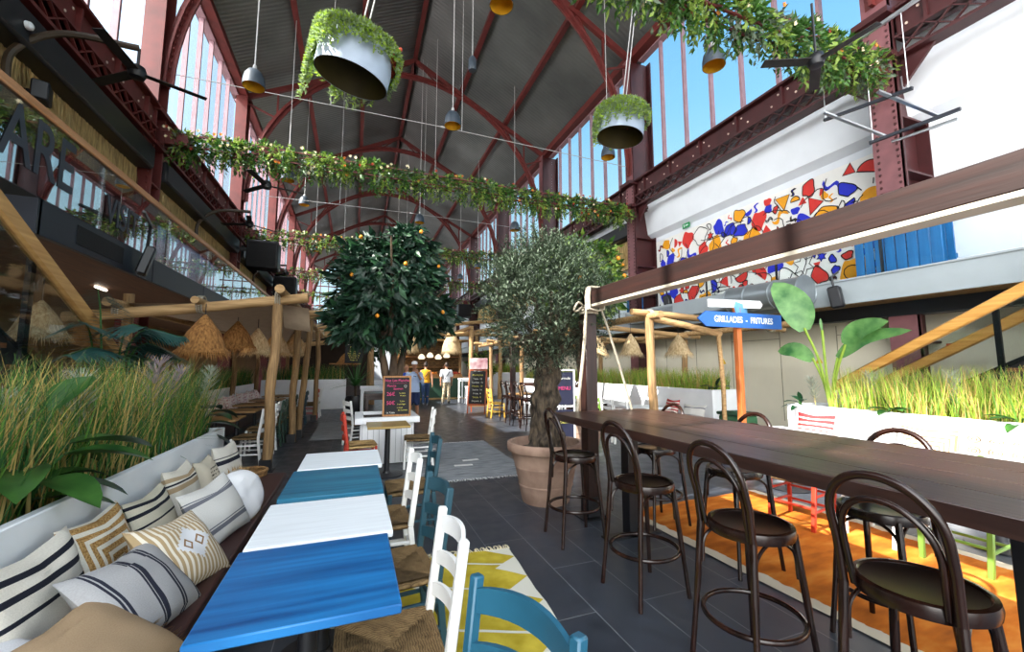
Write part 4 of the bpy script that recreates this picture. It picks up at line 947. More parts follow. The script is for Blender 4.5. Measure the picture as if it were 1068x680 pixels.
for (lab, y) in (('white square table on a round black foot behind the green chair', 2.05), ('white square table behind the red chair on the orange rug', 3.05), ('white square table at the left end of the sunny bench', 3.98)):
    cafe_table(lab, (5.45, y, 0), .72, .72, mWhiteTop, 'white tables by the sunny bench')
GC2 = 'chairs on the sunny side of the bar table'
make_chair('leaf green chair on the orange rug by the round black foot', mChairGreen, (4.78, 2.0, 0), -86, group=GC2)
make_chair('red chair on the orange rug beyond the long bar table', mChairRed, (4.42, 3.1, 0), -80, group=GC2)
dup(chWhite, (4.74, 2.55, 0), R(-90), 'white chair half hidden behind the near bar stool, between the green and red ones', GC2)
# far planter on the right with its own bench
planter('planter_box', 'white planter box with bright grass under the log pergola on the right', 'planter', 7.1, 7.9, 6.75, 17.5, 1.12)
f = grass_mesh(7.2, 7.8, 6.85, 17.3, 1.04, 5200, .35, .62, (.5, .2), .22, .016, 17)
tag(f.build('grass', [mGreenB, mGreenA, mStraw], smooth=0), 'bright grass filling the planter under the right pergola', 'grass', kind='stuff')
leafy('broad_leaf_plant', 'dark leaved plant at the near end of the planter under the right pergola', (7.3, 6.85, 1.05), [((-.8,-.3,.2),.3,.12,.12,.3), ((-.3,-.8,.3),.3,.12,.14,.3), ((.5,-.7,.3),.3,.12,.14,.3), ((-.7,.5,.3),.3,.12,.14,.3), ((0,-.5,.9),.24,.1,.14,.1)], mLeafDark, mGreenDk)
t = thing('banquette', 'dark wooden bench below the planter under the right pergola', 'bench', (6.78, 9.6, 0)); f = MB(); f.box((0,0,.43),(.58,5.6,.06),.01); f.build('seat', mDarkWood, t); f = MB(); f.box((.05,0,.2),(.45,5.5,.4)); f.build('base', mDarkWood, t)
cushion('grey cushion slumped at the near end of the dark wooden bench', (6.86, 7.05, .62), (R(-28), 0, R(-70)), .5, .4, .16, mF4, 41, 'cushions under the right pergola')
cushion('red and white cushion on the dark wooden bench', (6.9, 7.75, .66), (R(-16), 0, R(-95)), .46, .42, .15, mRedPat, 42, 'cushions under the right pergola')
cushion('white cushion farther along the dark wooden bench', (6.9, 8.5, .66), (R(-16), 0, R(-88)), .46, .42, .15, mF5, 43, 'cushions under the right pergola')
cafe_table('white table under the right pergola before the red and white cushion', (6.0, 7.5, 0), .7, .7, mWhiteTop, 'tables under the right pergola')
cafe_table('white table under the right pergola farther along', (6.0, 9.1, 0), .7, .7, mWhiteTop, 'tables under the right pergola')
GC3 = 'chairs under the right pergola'
chGreen = make_chair('lime green chair left of the pergola post', mChairGreen, (5.45, 8.4, 0), -84, group=GC3)
dup(chGreen, (5.45, 9.1, 0), R(-96), 'lime green chair second along under the right pergola', GC3)
dup(chWhite, (5.4, 7.3, 0), R(-86), 'white chair just right of the pergola post', GC3)
dup(chWhite, (5.45, 7.85, 0), R(-92), 'white chair behind the pergola post', GC3)
# green bin by the sign post
t = thing('waste_bin', 'green lidded waste bin beside the orange sign post', 'bin', (6.75, 5.85, 0)); f = MB(); f.box((0,0,.36),(.5,.45,.7),.03); f.build('body', M('bin_green','3f6b4a',.5,.1,5), t); f = MB(); f.box((0,0,.74),(.55,.5,.06),.02); f.box((-.2,0,.78),(.08,.3,.03),.01); f.build('lid', M('bin_lid','2f4f3a',.5,.1,5), t)
# sign post
t = thing('sign_post', 'orange wooden sign post with a blue arrow board', 'sign', (6.33, 5.4, 0)); f = MB(); f.box((0,0,1.33),(.1,.1,2.66),.008); f.build('post', wood('post_orange','9c4f22','c8713a',2,2,.5), t)
f = MB(); f.prism([(-1.0,0),(-.82,-.13),(.98,-.13),(.98,.13),(-.82,.13)], .03, Matrix.Translation((0,-.08,2.42)) @ Matrix.Rotation(PI/2, 4, 'X')); a_ = f.build('arrow_board', mSignBlue, t, smooth=0)
text('lettering', 'GRILLADES  -  FRITURES', .15, mSignWhite, t, (.05,-.114,2.42), (PI/2,0,0), .002, off=.003, sx=.88)
f = MB(); f.prism([(-.35,0),(-.28,-.1),(.35,-.1),(.35,.1),(-.28,.1)], .025, Matrix.Translation((.12,.02,2.64)) @ Matrix.Rotation(R(25), 4, 'Z') @ Matrix.Rotation(PI/2, 4, 'X')); f.build('arrow_board', M('sign_pale_blue','6fb0e0',.5,.05), t, smooth=0)
f = MB(); f.prism([(-.55,-.07),(.55,-.07),(.6,0),(.55,.07),(-.55,.07)], .025, Matrix.Translation((.05,.09,2.74)) @ Matrix.Rotation(R(-8), 4, 'Z') @ Matrix.Rotation(PI/2, 4, 'X')); f.build('arrow_board', mSignWhite, t, smooth=0)
# ---------------------------------------------------------------- log pergolas
def log(f, p0, p1, r, g, bend=.03):
    p0, p1 = Vector(p0), Vector(p1); L = (p1-p0).length; n = max(4, int(L/.3)); P = []
    o1, o2 = Vector((g.uniform(-1,1), g.uniform(-1,1), g.uniform(-1,1))), g.uniform(0, 9)
    for i in range(n+1): u = i/n; P.append(p0.lerp(p1, u)+o1*bend*math.sin(PI*u)+Vector((noise.noise(Vector((u*L*1.3+o2,0,0))), noise.noise(Vector((0,u*L*1.3+o2,0))), 0))*bend)
    f.tube(P, [r*(1+.12*noise.noise(Vector((i*.7+o2,3,0)))) for i in range(n+1)], 10)
def tie(f, c, r, ax):
    for k in (-1, 0, 1):
        pts = []
        for i in range(12):
            a = 2*PI*i/12; v = [0,0,0]; u_, w_ = [(1,2),(0,2),(0,1)][ax]; v[u_] = math.cos(a)*r; v[w_] = math.sin(a)*r; v[ax] = k*.03; pts.append((c[0]+v[0], c[1]+v[1], c[2]+v[2]))
        f.tube(pts, .012, 5, closed=True)
def log_post(f, ftie, x, y, h, lean, r, g): log(f, (x,y,0), (x+lean[0], y+lean[1], h), r, g, .05); tie(ftie, (x+lean[0], y+lean[1], h-.03), r+.05, 2)
g = random.Random(51)
t = thing('pergola', 'log pergola with lashed beams over the sunny seating on the right', 'pergola', (5.05, 6.1, 0))
def part_log(name, p0, p1, r, mat, bend=.03): f = MB(); log(f, p0, p1, r, g, bend); f.build(name, mat, t)
for (x, y, lx) in ((0,0,-.05), (3.02,2.4,0), (-.05,6.3,.04), (3.02,6.4,0), (0,9.6,0), (3.02,10.6,0)): part_log('post', (x,y,0), (x+lx,y,2.5), .075, mLog)
part_log('beam', (-.05,-.3,2.52), (-.05,11,2.5), .07, mLogX); part_log('beam', (2.98,-.5,2.45), (2.98,11,2.45), .065, mLogX)
for y in (0, 2.3, 4.4, 6.6, 8.8, 10.6): part_log('beam', (-.4,y+.05,2.6), (3.3,y-.1,2.38), .06, mLogX)
part_log('beam', (-.1,.0,2.5), (1.22,-.4,2.2), .06, mLogX); part_log('post', (1.2,-.42,0), (1.16,-.4,2.2), .04, mLogX)
for y in (0, 2.3, 4.4, 6.6, 8.8, 10.6):
    for c_ in ((-.05,y,2.54), (2.98,y-.05,2.43)): f = MB(); tie(f, c_, .1, 0); f.build('lashing', mRope, t)
# straw cone lampshades
def straw_lamp(label, loc, w, h, mat, group, cord=.5, glow=False):
    t = thing('straw_pendant', label, 'lamp', loc, g.uniform(0,6), group); f = MB(); r = w/2
    f.lathe([(.015,h),(.06*w/.5,h*.86),(.15*w/.5,h*.55),(r*.85,h*.16),(r,.02),(r*.93,.02),(r*.8,h*.16),(.12*w/.5,h*.55),(.01,h*.9)], 22, cap0=False, cap1=False)
    for i in range(len(f.v)):
        v = f.v[i]; k = 1+.07*noise.noise(Vector(v)*9+Vector(loc)); f.v[i] = (v[0]*k, v[1]*k, v[2])
    f.build('shade', mat, t)
    f = MB()
    for i in range(90): a = 2*PI*i/90; d = Vector((math.cos(a)*.5, math.sin(a)*.5, -1)); f.blade((math.cos(a)*r*.97, math.sin(a)*r*.97, .05), d, g.uniform(.06,.16)*w/.5, .02, (math.cos(a)*.03, math.sin(a)*.03, 0), 2)
    f.build('fringe', mat, t, smooth=0); f = MB(); f.tube([(0,0,h*.95),(0,0,h+cord)], .006, 5); f.build('cord', mBlack, t)
    if glow: f = MB(); f.ell((0,0,h*.35), (.045,.045,.06), 10, 8); f.build('bulb', mBulb, t)
    return t
GL = 'straw cone lampshades under the right pergola'
straw_lamp('pale straw lampshade nearest under the right pergola', (6.2, 6.7, 1.85), .52, .42, mStrawLamp, GL, .35)
straw_lamp('second pale straw lampshade under the right pergola', (6.0, 8.0, 1.88), .52, .5, mStrawLamp, GL, .3)
straw_lamp('third pale straw lampshade under the right pergola, by the rope', (5.8, 9.1, 1.9), .55, .5, mStrawLamp, GL, .3)
# ================================================================ LEFT GALLERY FITTINGS
# glass balustrade with timber handrail
def balustrade(name, label, x, y0, y1, zb, zt, pane, rail, step=1.95):
    t = thing(name, label, 'balustrade', (x, y0, zb)); f = MB(); L = y1-y0
    f.box((0, L/2, zt-zb), (.07, L, .09), .012); f.build('handrail', rail, t)
    n = int(L/step)
    for i in range(n):
        f = MB(); a, b = i*L/n+.012, (i+1)*L/n-.012; f.box((0, (a+b)/2, (zt-zb)/2), (.016, b-a, zt-zb-.09)); f.build('glass_panel', pane, t, smooth=0)
    for i in range(n+1):
        f = MB(); f.box((-.03 if x < 0 else .03, i*L/n, (zt-zb)/2-.02), (.03, .04, zt-zb-.04)); f.build('clamp_post', mBlack, t, smooth=0)
    return t
mRailY = wood('handrail_pale', 'a8744a', 'c4926a', 1, 2, .4, .05)
bl = balustrade('glass_balustrade', 'glass balustrade with timber handrail along the left gallery', -3.0, .5, 34, 3.24, 4.14, mGlassBal, mRailY)
mLet = M('letter_grey', '343a44', .6, .1, 9)
for (s_, y, z, sz) in (('ARE', 5.32, .55, .78), ('VISIT', 6.9, .4, .5)):
    text('lettering', s_, sz, mLet, bl, (.014, y-.5, z-.06), (PI/2, 0, PI/2), .001, off=.006, sx=.75)
# thatch bands, black ducts
for i in range(7):
    y0, y1 = FR[i]+.35, FR[i+1]-.35
    f = MB(); f.box((-5.0, (y0+y1)/2, 5.9), (.12, y1-y0, .9)); k = random.Random(i)
    n_ = 420 if i < 4 else 120
    for j in range(n_): f.blade((-4.93, k.uniform(y0, y1), k.uniform(5.9, 6.35)), (k.uniform(.02,.12), k.uniform(-.1,.1), -1), k.uniform(.35,.6), .035, (.03,0,0), 2)
    o_ = f.build('thatch_screen', mThatch, smooth=0); tag(o_, ['thatch screen nearest the camera above the left balustrade, behind the bracket fan', 'thatch screen above the left gallery just beyond the nearest left column', 'third thatch screen along the left gallery', 'fourth thatch screen along the left gallery'][min(i-1, 3)] if 0 < i < 5 else ('thatch screen over the left stairs, at the edge of the view' if i == 0 else 'far thatch screens deep along the left gallery'), 'screen', 'thatch screens along the left gallery')
    f = MB(); f.box((-4.85, (y0+y1)/2, 6.52), (.5, y1-y0, .55), .05); o_ = f.build('ventilation_duct', mBlack)
    tag(o_, ['', 'black duct nearest the camera under the left iron girder', 'black duct beyond the nearest left column', 'third black duct along the left girder', 'fourth black duct along the left girder'][i] if 0 < i < 5 else ('black duct over the left stairs, at the edge of the view' if i == 0 else 'far black ducts deep along the left girder'), 'duct', 'black ducts under the left girders')
for i in (2, 3, 4):
    y0, y1 = FR[i]+.4, FR[i+1]-.4; f = MB(); f.box((9.95, (y0+y1)/2, 6.0), (.12, y1-y0, 1.1)); k = random.Random(i+40)
    for j in range(300): f.blade((9.88, k.uniform(y0, y1), k.uniform(5.7, 6.5)), (-k.uniform(.02,.12), k.uniform(-.1,.1), -1), k.uniform(.35,.6), .04, (-.03,0,0), 2)
    tag(f.build('thatch_screen', mThatch, smooth=0), ['thatch screen beyond the mural on the right gallery', 'second thatch screen beyond the mural', 'third thatch screen beyond the mural'][i-2], 'screen', 'thatch screens on the right gallery')
    f = MB(); f.box((9.8, (y0+y1)/2, 6.85), (.5, y1-y0, .55), .05); tag(f.build('ventilation_duct', mBlack), ['black duct above the first thatch screen on the right', 'black duct above the second thatch screen on the right', 'black duct above the third thatch screen on the right'][i-2], 'duct', 'black ducts on the right gallery')
# small fittings on the thatch
f = MB(); f.box((0,0,0), (.2,.3,.3), .02, Matrix.Rotation(R(20), 4, 'Z')); f.box((-.14,0,0), (.1,.06,.06)); o_ = f.build('wall_speaker', mBlack, None, (-4.72, 8.25, 5.85)); tag(o_, 'small black speaker fixed on the near thatch screen', 'speaker')
t = thing('exit_sign', 'green exit sign low on the near thatch screen', 'sign', (-4.86, 7.55, 5.6)); f = MB(); f.box((0,0,0), (.05,.36,.2), .008); f.build('panel', M('exit_green','2f9a5c',.4,.05), t)
f = MB(); f.box((.028,.06,0), (.006,.12,.03)); f.prism([(0,-.05),(.07,0),(0,.05)], .006, Matrix.Translation((.025,.12,0)) @ Matrix(((0,0,1,0),(1,0,0,0),(0,1,0,0),(0,0,0,1)))); f.ell((.028,-.09,.055), (.006,.022,.022), 8, 6); f.bar((.028,-.09,.03),(.028,-.07,-.02),.006,.03); f.bar((.028,-.07,-.02),(.028,-.11,-.07),.006,.018); f.bar((.028,-.07,-.02),(.028,-.03,-.06),.006,.018); f.build('pictogram', mWhite, t, smooth=0)
f = MB(); f.lathe([(.06,0),(.06,.02),(.055,.05),(.03,.07)], 18); o_ = f.build('smoke_detector', mWhite, None, (-4.59, 7.6, 6.5), (0, PI/2, 0)); tag(o_, 'round white detector on the black duct', 'detector')
# lit picture standing for a screen reflected in the left balustrade
t = thing('reflected_screen', 'long blue lit picture standing for a screen reflected in the left balustrade', 'screen', (-3.45, 10.8, 3.8)); f = MB(); f.box((0,0,0), (.06,3.6,.8), .01)
for s in (-1.5, 1.5): f.box((-.03,s,-.3), (.05,.08,.56))
f.build('housing', mBlack, t)
m, tt, o = nt('screen_picture'); e = nd(tt, 'ShaderNodeEmission'); cn = nd(tt, 'ShaderNodeTexCoord'); s = nd(tt, 'ShaderNodeSeparateXYZ'); tt.links.new(cn.outputs['Object'], s.inputs[0])
r = ramp(tt, [(0, col('c9b7a6')), (.3, col('b8c4d8')), (.5, col('d8e6f4')), (1, col('4f93d8'))]); n = nd(tt, 'ShaderNodeTexNoise'); n.inputs['Scale'].default_value = 1.3; tt.links.new(cn.outputs['Object'], n.inputs['Vector'])
tt.links.new(mth(tt, 'ADD', mth(tt, 'MULTIPLY', s.outputs[2], .9), mth(tt, 'MULTIPLY', n.outputs[0], .9)), r.inputs[0]); tt.links.new(r.outputs[0], e.inputs[0]); e.inputs[1].default_value = .8; tt.links.new(e.outputs[0], o.inputs[0])
f = MB(); f.box((.034,0,0), (.008,3.5,.72)); f.build('display', m, t, smooth=0)
f = MB(); f.box((0,0,0), (.12,.24,.42), .02); f.mi = 0; f.bar((-.05,0,.2), (-.1,-.1,.5), .03, .03); f.bar((-.1,-.1,.5), (-.15,-.7,.5), .03,.03); f.bar((-.1,-.1,.5), (-.12,.1,.5), .03,.03); o_ = f.build('wall_speaker', mBlack, None, (-2.86, 7.3, 3.12), (0, R(14), R(18))); tag(o_, 'black speaker on an arm against the charcoal gallery fascia', 'speaker')
# soffit strip lights
GSL = 'strip lights under the left gallery'
for k, (x, y) in enumerate(((-4.3, 6.6), (-4.2, 9.2), (-4.2, 12.2))):
    f = MB(); f.box((0,0,0), (.04,.4,.03)); o_ = f.build('strip_light', emit_mat('strip_glow%d' % k, (1,.9,.75), 6), None, (x, y, 2.97), (0,0,.1), smooth=0); tag(o_, ['nearest strip light under the left gallery', 'second strip light under the left gallery', 'third strip light under the left gallery'][k], 'lamp', GSL)
# stairs with glass side and timber rail
def stair(label, x, ya, za, yb, zb, width, rail, post, low=False):
    t = thing('staircase', label, 'stairs', (x, 0, 0)); sgn = -1 if x < 0 else 1; sl_ = (zb-za)/(yb-ya)
    f = MB(); f.bar((0,ya,za), (0,yb,zb), .08, .15, (0,0,1), .02); f.build('handrail', rail, t)
    dz = -.98
    f = MB(); k = len(f.v); vs = [(-.008,ya,za+dz+.1),(-.008,yb,zb+dz+.1),(-.008,yb,zb-.1),(-.008,ya,za-.1)]; vs += [(.008,a,b) for _, a, b in vs]
    f.raw(vs, [(0,1,2,3),(4,7,6,5),(0,4,5,1),(3,2,6,7),(1,5,6,2),(0,3,7,4)]); f.build('glass_panel', mGlassStair, t, smooth=0)
    f = MB(); f.bar((sgn*.06,ya,za+dz), (sgn*.06,yb,zb+dz), .05, .3); f.bar((sgn*(width),ya,za+dz), (sgn*(width),yb,zb+dz), .05, .3); f.build('stringer', mBlack, t)
    n = int(abs(zb-za)/.17)
    f = MB()
    for i in range(n): u = (i+.5)/n; f.box((sgn*width/2, ya+(yb-ya)*u, za+dz+(zb-za)*u), (width-.06,.29,.05), .008)
    f.build('tread', mBrownUnder, t)
    for u in post:
        f = MB(); f.box((sgn*.03, ya+(yb-ya)*u, za+(zb-za)*u-.5), (.04,.06,.95)); f.build('rail_post', mBlack, t)
    f = MB(); f.bar((sgn*width,ya,za), (sgn*width,yb,zb), .09, .16, (0,0,1), .02); f.build('handrail', rail, t)
    return t
mRailL = wood('stair_rail', 'a67a44', 'c79c62', 1, 2, .4, .05)
stair('staircase with glass side and timber handrail rising to the left gallery', -2.62, 7.3, 1.08, 2.2, 4.08, 1.25, mRailL, (.1,.5,.9))
stair('staircase with timber handrails rising to the right gallery', 8.0, 4.9, 1.25, 1.0, 3.5, 1.2, wood('stair_rail_sun','b87f38','d8a35a',1,2,.4,.05), (.08,.53,.95))
# ================================================================ LEFT PERGOLA AND SEATING
t = thing('pergola', 'log pergola with a canvas roof over the seating on the left', 'pergola', (-1.22, 7.5, 0)); g = random.Random(61)
for (x, y, lx, ly, r_) in ((-.02,0,.05,0,.075), (.0,2.62,.02,.15,.07), (.06,3.25,.16,0,.065), (.12,6.3,.02,0,.065), (-2.0,.3,.0,0,.07), (-2.0,3.1,.0,0,.07), (-2.0,6.3,0,0,.065), (-2.0,9.3,0,0,.065)):
    f = MB(); log(f, (x,y,.0), (x+lx,y+ly,2.7), r_, g, .05); f.build('post', mLog, t)
    f = MB(); f.box((x,y,.09), (.16,.16,.18)); f.box((x,y,.005), (.24,.24,.01)); f.build('post_shoe', mBlack, t, smooth=0)
for p0, p1, r_ in (((.45,-.02,2.74),(-2.6,.05,2.3),.08), ((.1,-.4,2.8),(.05,9.5,2.74),.07), ((-2.0,-.3,2.5),(-2.0,9.6,2.6),.07), ((.5,2.7,2.82),(-2.4,2.7,2.6),.07), ((.5,3.3,2.8),(-2.4,3.2,2.66),.07), ((.55,6.3,2.84),(-2.4,6.3,2.7),.07), ((.4,9.2,2.8),(-2.4,9.2,2.7),.07), ((-1.0,-.3,2.58),(-1.0,9.4,2.66),.055)):
    f = MB(); log(f, p0, p1, r_, g, .03); f.build('beam', mLogX, t)
for c_, r_ in [((.03,0,2.7),.12), ((-1.0,0,2.55),.13), ((-2.0,.05,2.42),.12)]+[q for y in (2.7,3.3,6.3,9.2) for q in (((.08,y,2.78),.11), ((-1.0,y,2.7),.1))]:
    f = MB(); tie(f, c_, r_, 0); f.build('lashing', mRope, t)
f = MB(); n = 14
for i in range(n+1):
    for j in range(n+1): u, v = i/n, j/n; f.v.append((-2.1+2.15*u, .1+9.1*v, 2.53+.1*u-.13*abs(math.sin(v*PI*3.4))*math.sin(PI*min(1,max(0,u)))))
for i in range(n):
    for j in range(n): a = i*(n+1)+j; f.face((a, a+n+1, a+n+2, a+1))
k = len(f.v)
for j in range(9):
    u = j/8
    for q in range(4): f.v.append((.02+.42*q/3, .35+.5*u, 2.66-.36*u-.05*q/3+.02*math.sin(u*6)))
for j in range(8):
    for q in range(3): a = k+4*j+q; f.face((a, a+1, a+5, a+4))
f.build('canvas', mGreyCloth, t)
GLL = 'straw cone lampshades under the left pergola'
for lab, loc, w_, h_, mt in (('big shaggy brown straw lampshade nearest under the left pergola', (-2.0,6.95,1.78), .66, .56, mStrawDk), ('brown straw lampshade right behind the big shaggy one', (-1.98,8.6,1.92), .6, .5, mStrawDk), ('pale straw lampshade left of the first log post', (-1.72,8.9,1.85), .52, .48, mStrawLamp), ('pale straw lampshade hidden partly by the first log post', (-1.6,10.0,1.9), .5, .46, mStrawLamp), ('pale straw lampshade between the first and second log posts', (-1.75,11.6,1.9), .5, .5, mStrawLamp), ('pale straw lampshade beside the second log post', (-1.5,11.9,1.95), .5, .5, mStrawLamp), ('small pale straw lampshade right of the second log post', (-1.55,14.0,1.95), .46, .5, mStrawLamp), ('straw lampshade behind the stair glass standing for a reflection, at the left edge', (-3.9,5.4,2.0), .5, .45, mStrawLamp), ('straw lampshade behind the stair glass standing for a reflection, left of the leaning handrail', (-3.55,6.6,1.95), .55, .45, mStrawLamp)):  # last two stand for lamps reflected in the stair glass
    straw_lamp(lab, loc, w_, h_, mt, GLL, 2.5-loc[2]-h_ if loc[0] > -3 else .4, True)
# planters and bench behind that seating
planter('planter_box', 'white planter wall behind the wooden tables on the left', 'planter', -3.9, -3.34, 7.9, 17.4, 1.02)
f = grass_mesh(-3.84, -3.4, 8.0, 17.2, .94, 2600, .4, .75, (.6, .25), .25, .015, 23); tag(f.build('grass', [mGreenDk, mGreenA, mStraw], smooth=0), 'grass in the planter behind the wooden tables on the left', 'grass', kind='stuff')
planter('planter_box', 'white planter box closing the far end of the left seating', 'planter', -3.2, -.3, 17.5, 18.1, 1.13)
f = grass_mesh(-3.15, -.35, 17.55, 18.05, 1.05, 1300, .4, .75, (.6, .25), .2, .016, 24); tag(f.build('grass', [mGreenDk, mGreenA, mStraw], smooth=0), 'grass in the planter box at the far end of the left seating', 'grass', kind='stuff')
spiky('palm_plant', 'spiky green plant in the planter behind the first log post', (-3.6, 8.4, .95), 40, .6, .04, mGreenDk, seed=8)
t = thing('banquette', 'long bench with pink patterned cushions on the left', 'bench', (-2.9, 12.6, 0)); f = MB(); f.box((0,0,.43),(.55,9,.06),.01); f.build('seat', mBrownBench, t); f = MB(); f.box((-.05,0,.2),(.42,8.9,.4)); f.build('base', mBrownBench, t)
m, tt, bb, uv, s, x, y = uvnodes('cloth_pink_floral'); n = nd(tt, 'ShaderNodeTexVoronoi'); n.inputs['Scale'].default_value = 9; tt.links.new(uv.outputs[0], n.inputs['Vector']); r = ramp(tt, [(0,col('a0525e')),(.3,col('c99a98')),(.5,col('e2d3cb'))]); tt.links.new(n.outputs[0], r.inputs[0]); tt.links.new(r.outputs[0], bb.inputs['Base Color']); mPinkF = m
f, uv = cushion_mesh(.5, .42, .15, 71, 10); cu0 = f.build('cushion', mPinkF, None, (-2.98, 8.5, .68), (R(-16), 0, R(90)), 60, uv)
places = ['at the near end of the row', 'second along the row', 'third along the row', 'fourth along the row', 'fifth along the row', 'sixth along the row', 'seventh along the row', 'eighth along the row', 'ninth along the row', 'tenth along the row', 'eleventh along the row', 'at the far end of the row']
for i in range(12):
    o_ = cu0 if i == 0 else cu0.copy()
    if i: C.objects.link(o_); o_.location = (-2.98+U(-.02,.03), 8.5+i*.66, .68); o_.rotation_euler = (R(-16+U(-5,5)), R(U(-8,8)), R(90+U(-8,8)))
    tag(o_, 'pink patterned cushion on the left bench, '+places[i], 'cushion', 'pink patterned cushions on the left bench')
mTblBrown = wood('brown_table', '7a5a34', 'a07c4c', 0, 3, .45, .1)
GLT = 'wooden tables under the left pergola'
tb = cafe_table('wooden table nearest the first log post', (-2.15, 8.3, 0), .75, .75, mTblBrown, GLT)
for i, lab in enumerate(('second wooden table under the left pergola', 'third wooden table under the left pergola', 'fourth wooden table under the left pergola', 'farthest wooden table under the left pergola')): dup(tb, (-2.15, 9.75+i*1.55, 0), 0, lab, GLT)
GLC = 'chairs under the left pergola'
dup(chWhite, (-1.6, 8.12, 0), R(82), 'white chair left of the first log post', GLC); dup(chWhite, (-1.62, 9.1, 0), R(92), 'white chair between the first and second log posts', GLC)
chDk = make_chair('dark green chair before the second log post', mChairDkGreen, (-1.6, 9.9, 0), 90, group=GLC)
for x, y, lab in ((-1.6,10.7,'dark green chair between the second and third log posts'), (-1.58,11.5,'dark green chair behind the third log post'), (-1.55,12.4,'dark green chair fourth in the line of them')): dup(chDk, (x,y,0), R(90), lab, GLC)
dup(chTeal, (-1.5, 13.2, 0), R(92), 'dark teal chair before the farthest log post', GLC); dup(chWhite, (-1.25, 14.9, 0), R(88), 'white chair beyond the farthest log post', GLC); make_chair('red chair half hidden behind the farthest log post', mChairRed, (-1.3, 14.3, 0), 92, group=GLC)
rug('g2', 'pale grey rug by the planter box at the end of the left seating', (-.45, 11.7, .85, 3.2), 0, M('rug_pale_grey', '84878a', .95, .3, 7, .3, 0, (.5,6,1), 'a8abad'), None, 9)
# ================================================================ FICUS, MENU BOARD, COUNTER
t = thing('planter_box', 'white boarded planter box carrying the dark ficus', 'planter', (.55, 7.8, 0)); f = MB(); f.box((0,0,.36), (.86,.96,.7), .004)
f.build('box', mWhite, t); f = MB()
for i in range(10): f.box((-.4+.089*i, -.487, .34), (.006,.01,.62))
f.build('board_joints', M('joint_grey','9fa2a4',.8,.05), t, smooth=0); f = MB()
for s in (-1, 1): f.box((s*.45,0,.72), (.14,1.1,.1), .006); f.box((0,s*.5,.72), (.78,.12,.1), .006)
f.build('rim', mWhite, t); f = MB(); f.box((0,0,.7), (.76,.88,.04)); f.build('soil', mSoil, t)
t = thing('ficus_tree', 'big dark leaved ficus with a split trunk in the white boarded box', 'tree', (.66, 7.95, .7)); g = random.Random(81); f = MB(); ZF = .3
for (dx, dy, tx, ty) in ((-.07,0,-.28,.05), (.06,.03,.3,.1), (.0,-.06,.02,-.05)): gnarl(f, bez([(dx,dy,0),(dx*1.1,dy,.5),(dx*1.6+tx*.2,dy,1.0),(tx,ty,1.75)], 6), [.1-.003*k for k in range(19)], 10, .2, dx*50)
for i in range(18):
    a = g.uniform(0,2*PI); f.tube(bez([(g.uniform(-.25,.25),0,1.3),(math.cos(a)*.5,math.sin(a)*.5,1.9),(math.cos(a)*1.05,math.sin(a)*1.0,2.2+g.uniform(-.3,.9))], 4), [.045-.0035*k for k in range(9)], 6)
f.build('trunk', mBark, t); f = MB(); crown(f, (-.12,0,2.4), (1.0,.95,1.02), 560, .25, .105, g, .4, 8, (.8,)); crown(f, (.6,0,1.95), (.52,.6,.52), 110, .25, .105, g, .4, 8, (.8,)); crown(f, (-.66,0,1.75), (.42,.5,.4), 80, .25, .105, g, .4, 8, (.8,)); crown(f, (.25,-.2,3.1), (.45,.45,.42), 70, .24, .1, g, .4, 8, (.7,)); f.build('foliage', [mLeafFicus, mLeafFicus2], t, smooth=0)
for (x, y, z) in ((-.75,-.75,2.95), (.1,-1.0,2.5), (.85,-.55,2.6), (-.4,-.9,1.6), (.95,-.6,1.75), (-.9,-.7,2.3), (.4,-.95,3.1)):
    f = MB(); f.ell((x*.85,y*.9,z+.15), (.032,.032,.036), 10, 8); f.build('fruit', mOrange, t)
t = thing('menu_board', 'wooden framed chalkboard menu standing on the edge of the white box', 'menu board', (.69, 7.33, .775)); t.rotation_euler = (R(-7), 0, R(-3)); f = MB(); w_, h_ = .47, .68
for s in (-1, 1): f.box((s*(w_/2-.015),0,h_/2), (.03,.03,h_), .003)
for z in (.015, h_-.015): f.box((0,0,z), (w_-.06,.03,.03), .003)
f.build('frame', mChalkWood, t); f = MB(); f.box((0,.005,h_/2), (w_-.05,.012,h_-.05)); f.build('slate', mChalk, t, smooth=0)
for s_, x, z, sz, mt in (('Nos Les Plancha', 0, .6, .06, mPink), ('_______________', 0, .57, .045, mPink), ('Plancha', -.09, .51, .05, mPink), ('Saumon', .02, .46, .05, mPink), ('26€', -.1, .37, .085, mPink), ('la pièce', .09, .385, .034, mChalkYel), ('du jour', .1, .345, .034, mChalkYel), ('50€', -.1, .22, .085, mPink), ('2 pers', .09, .25, .034, mChalkYel), ('à partager', .08, .2, .034, mChalkYel), ('+ frites', .05, .14, .034, mChalkYel), ('du moment', .1, .1, .034, mChalkYel), ('La Table', -.1, .06, .04, mChalkWhite)):
    text('lettering', s_, sz, mt, t, (x, -.003, z), (PI/2,0,0), .0006)
f = MB(); P = [(.14+.022*math.sin(a)**3*1.0, -.002, .5+.0016*(13*math.cos(a)-5*math.cos(2*a)-2*math.cos(3*a)-math.cos(4*a))) for a in [2*PI*i/24 for i in range(24)]]; f.tube(P, .002, 4, closed=True); f.build('heart', mChalkWhite, t)
t = cafe_table('small table with a brass coloured top before the menu board', (.5, 6.6, 0), .6, .62, wood('brass_top','8a6f3a','b59a5c',0,3,.3,.03))
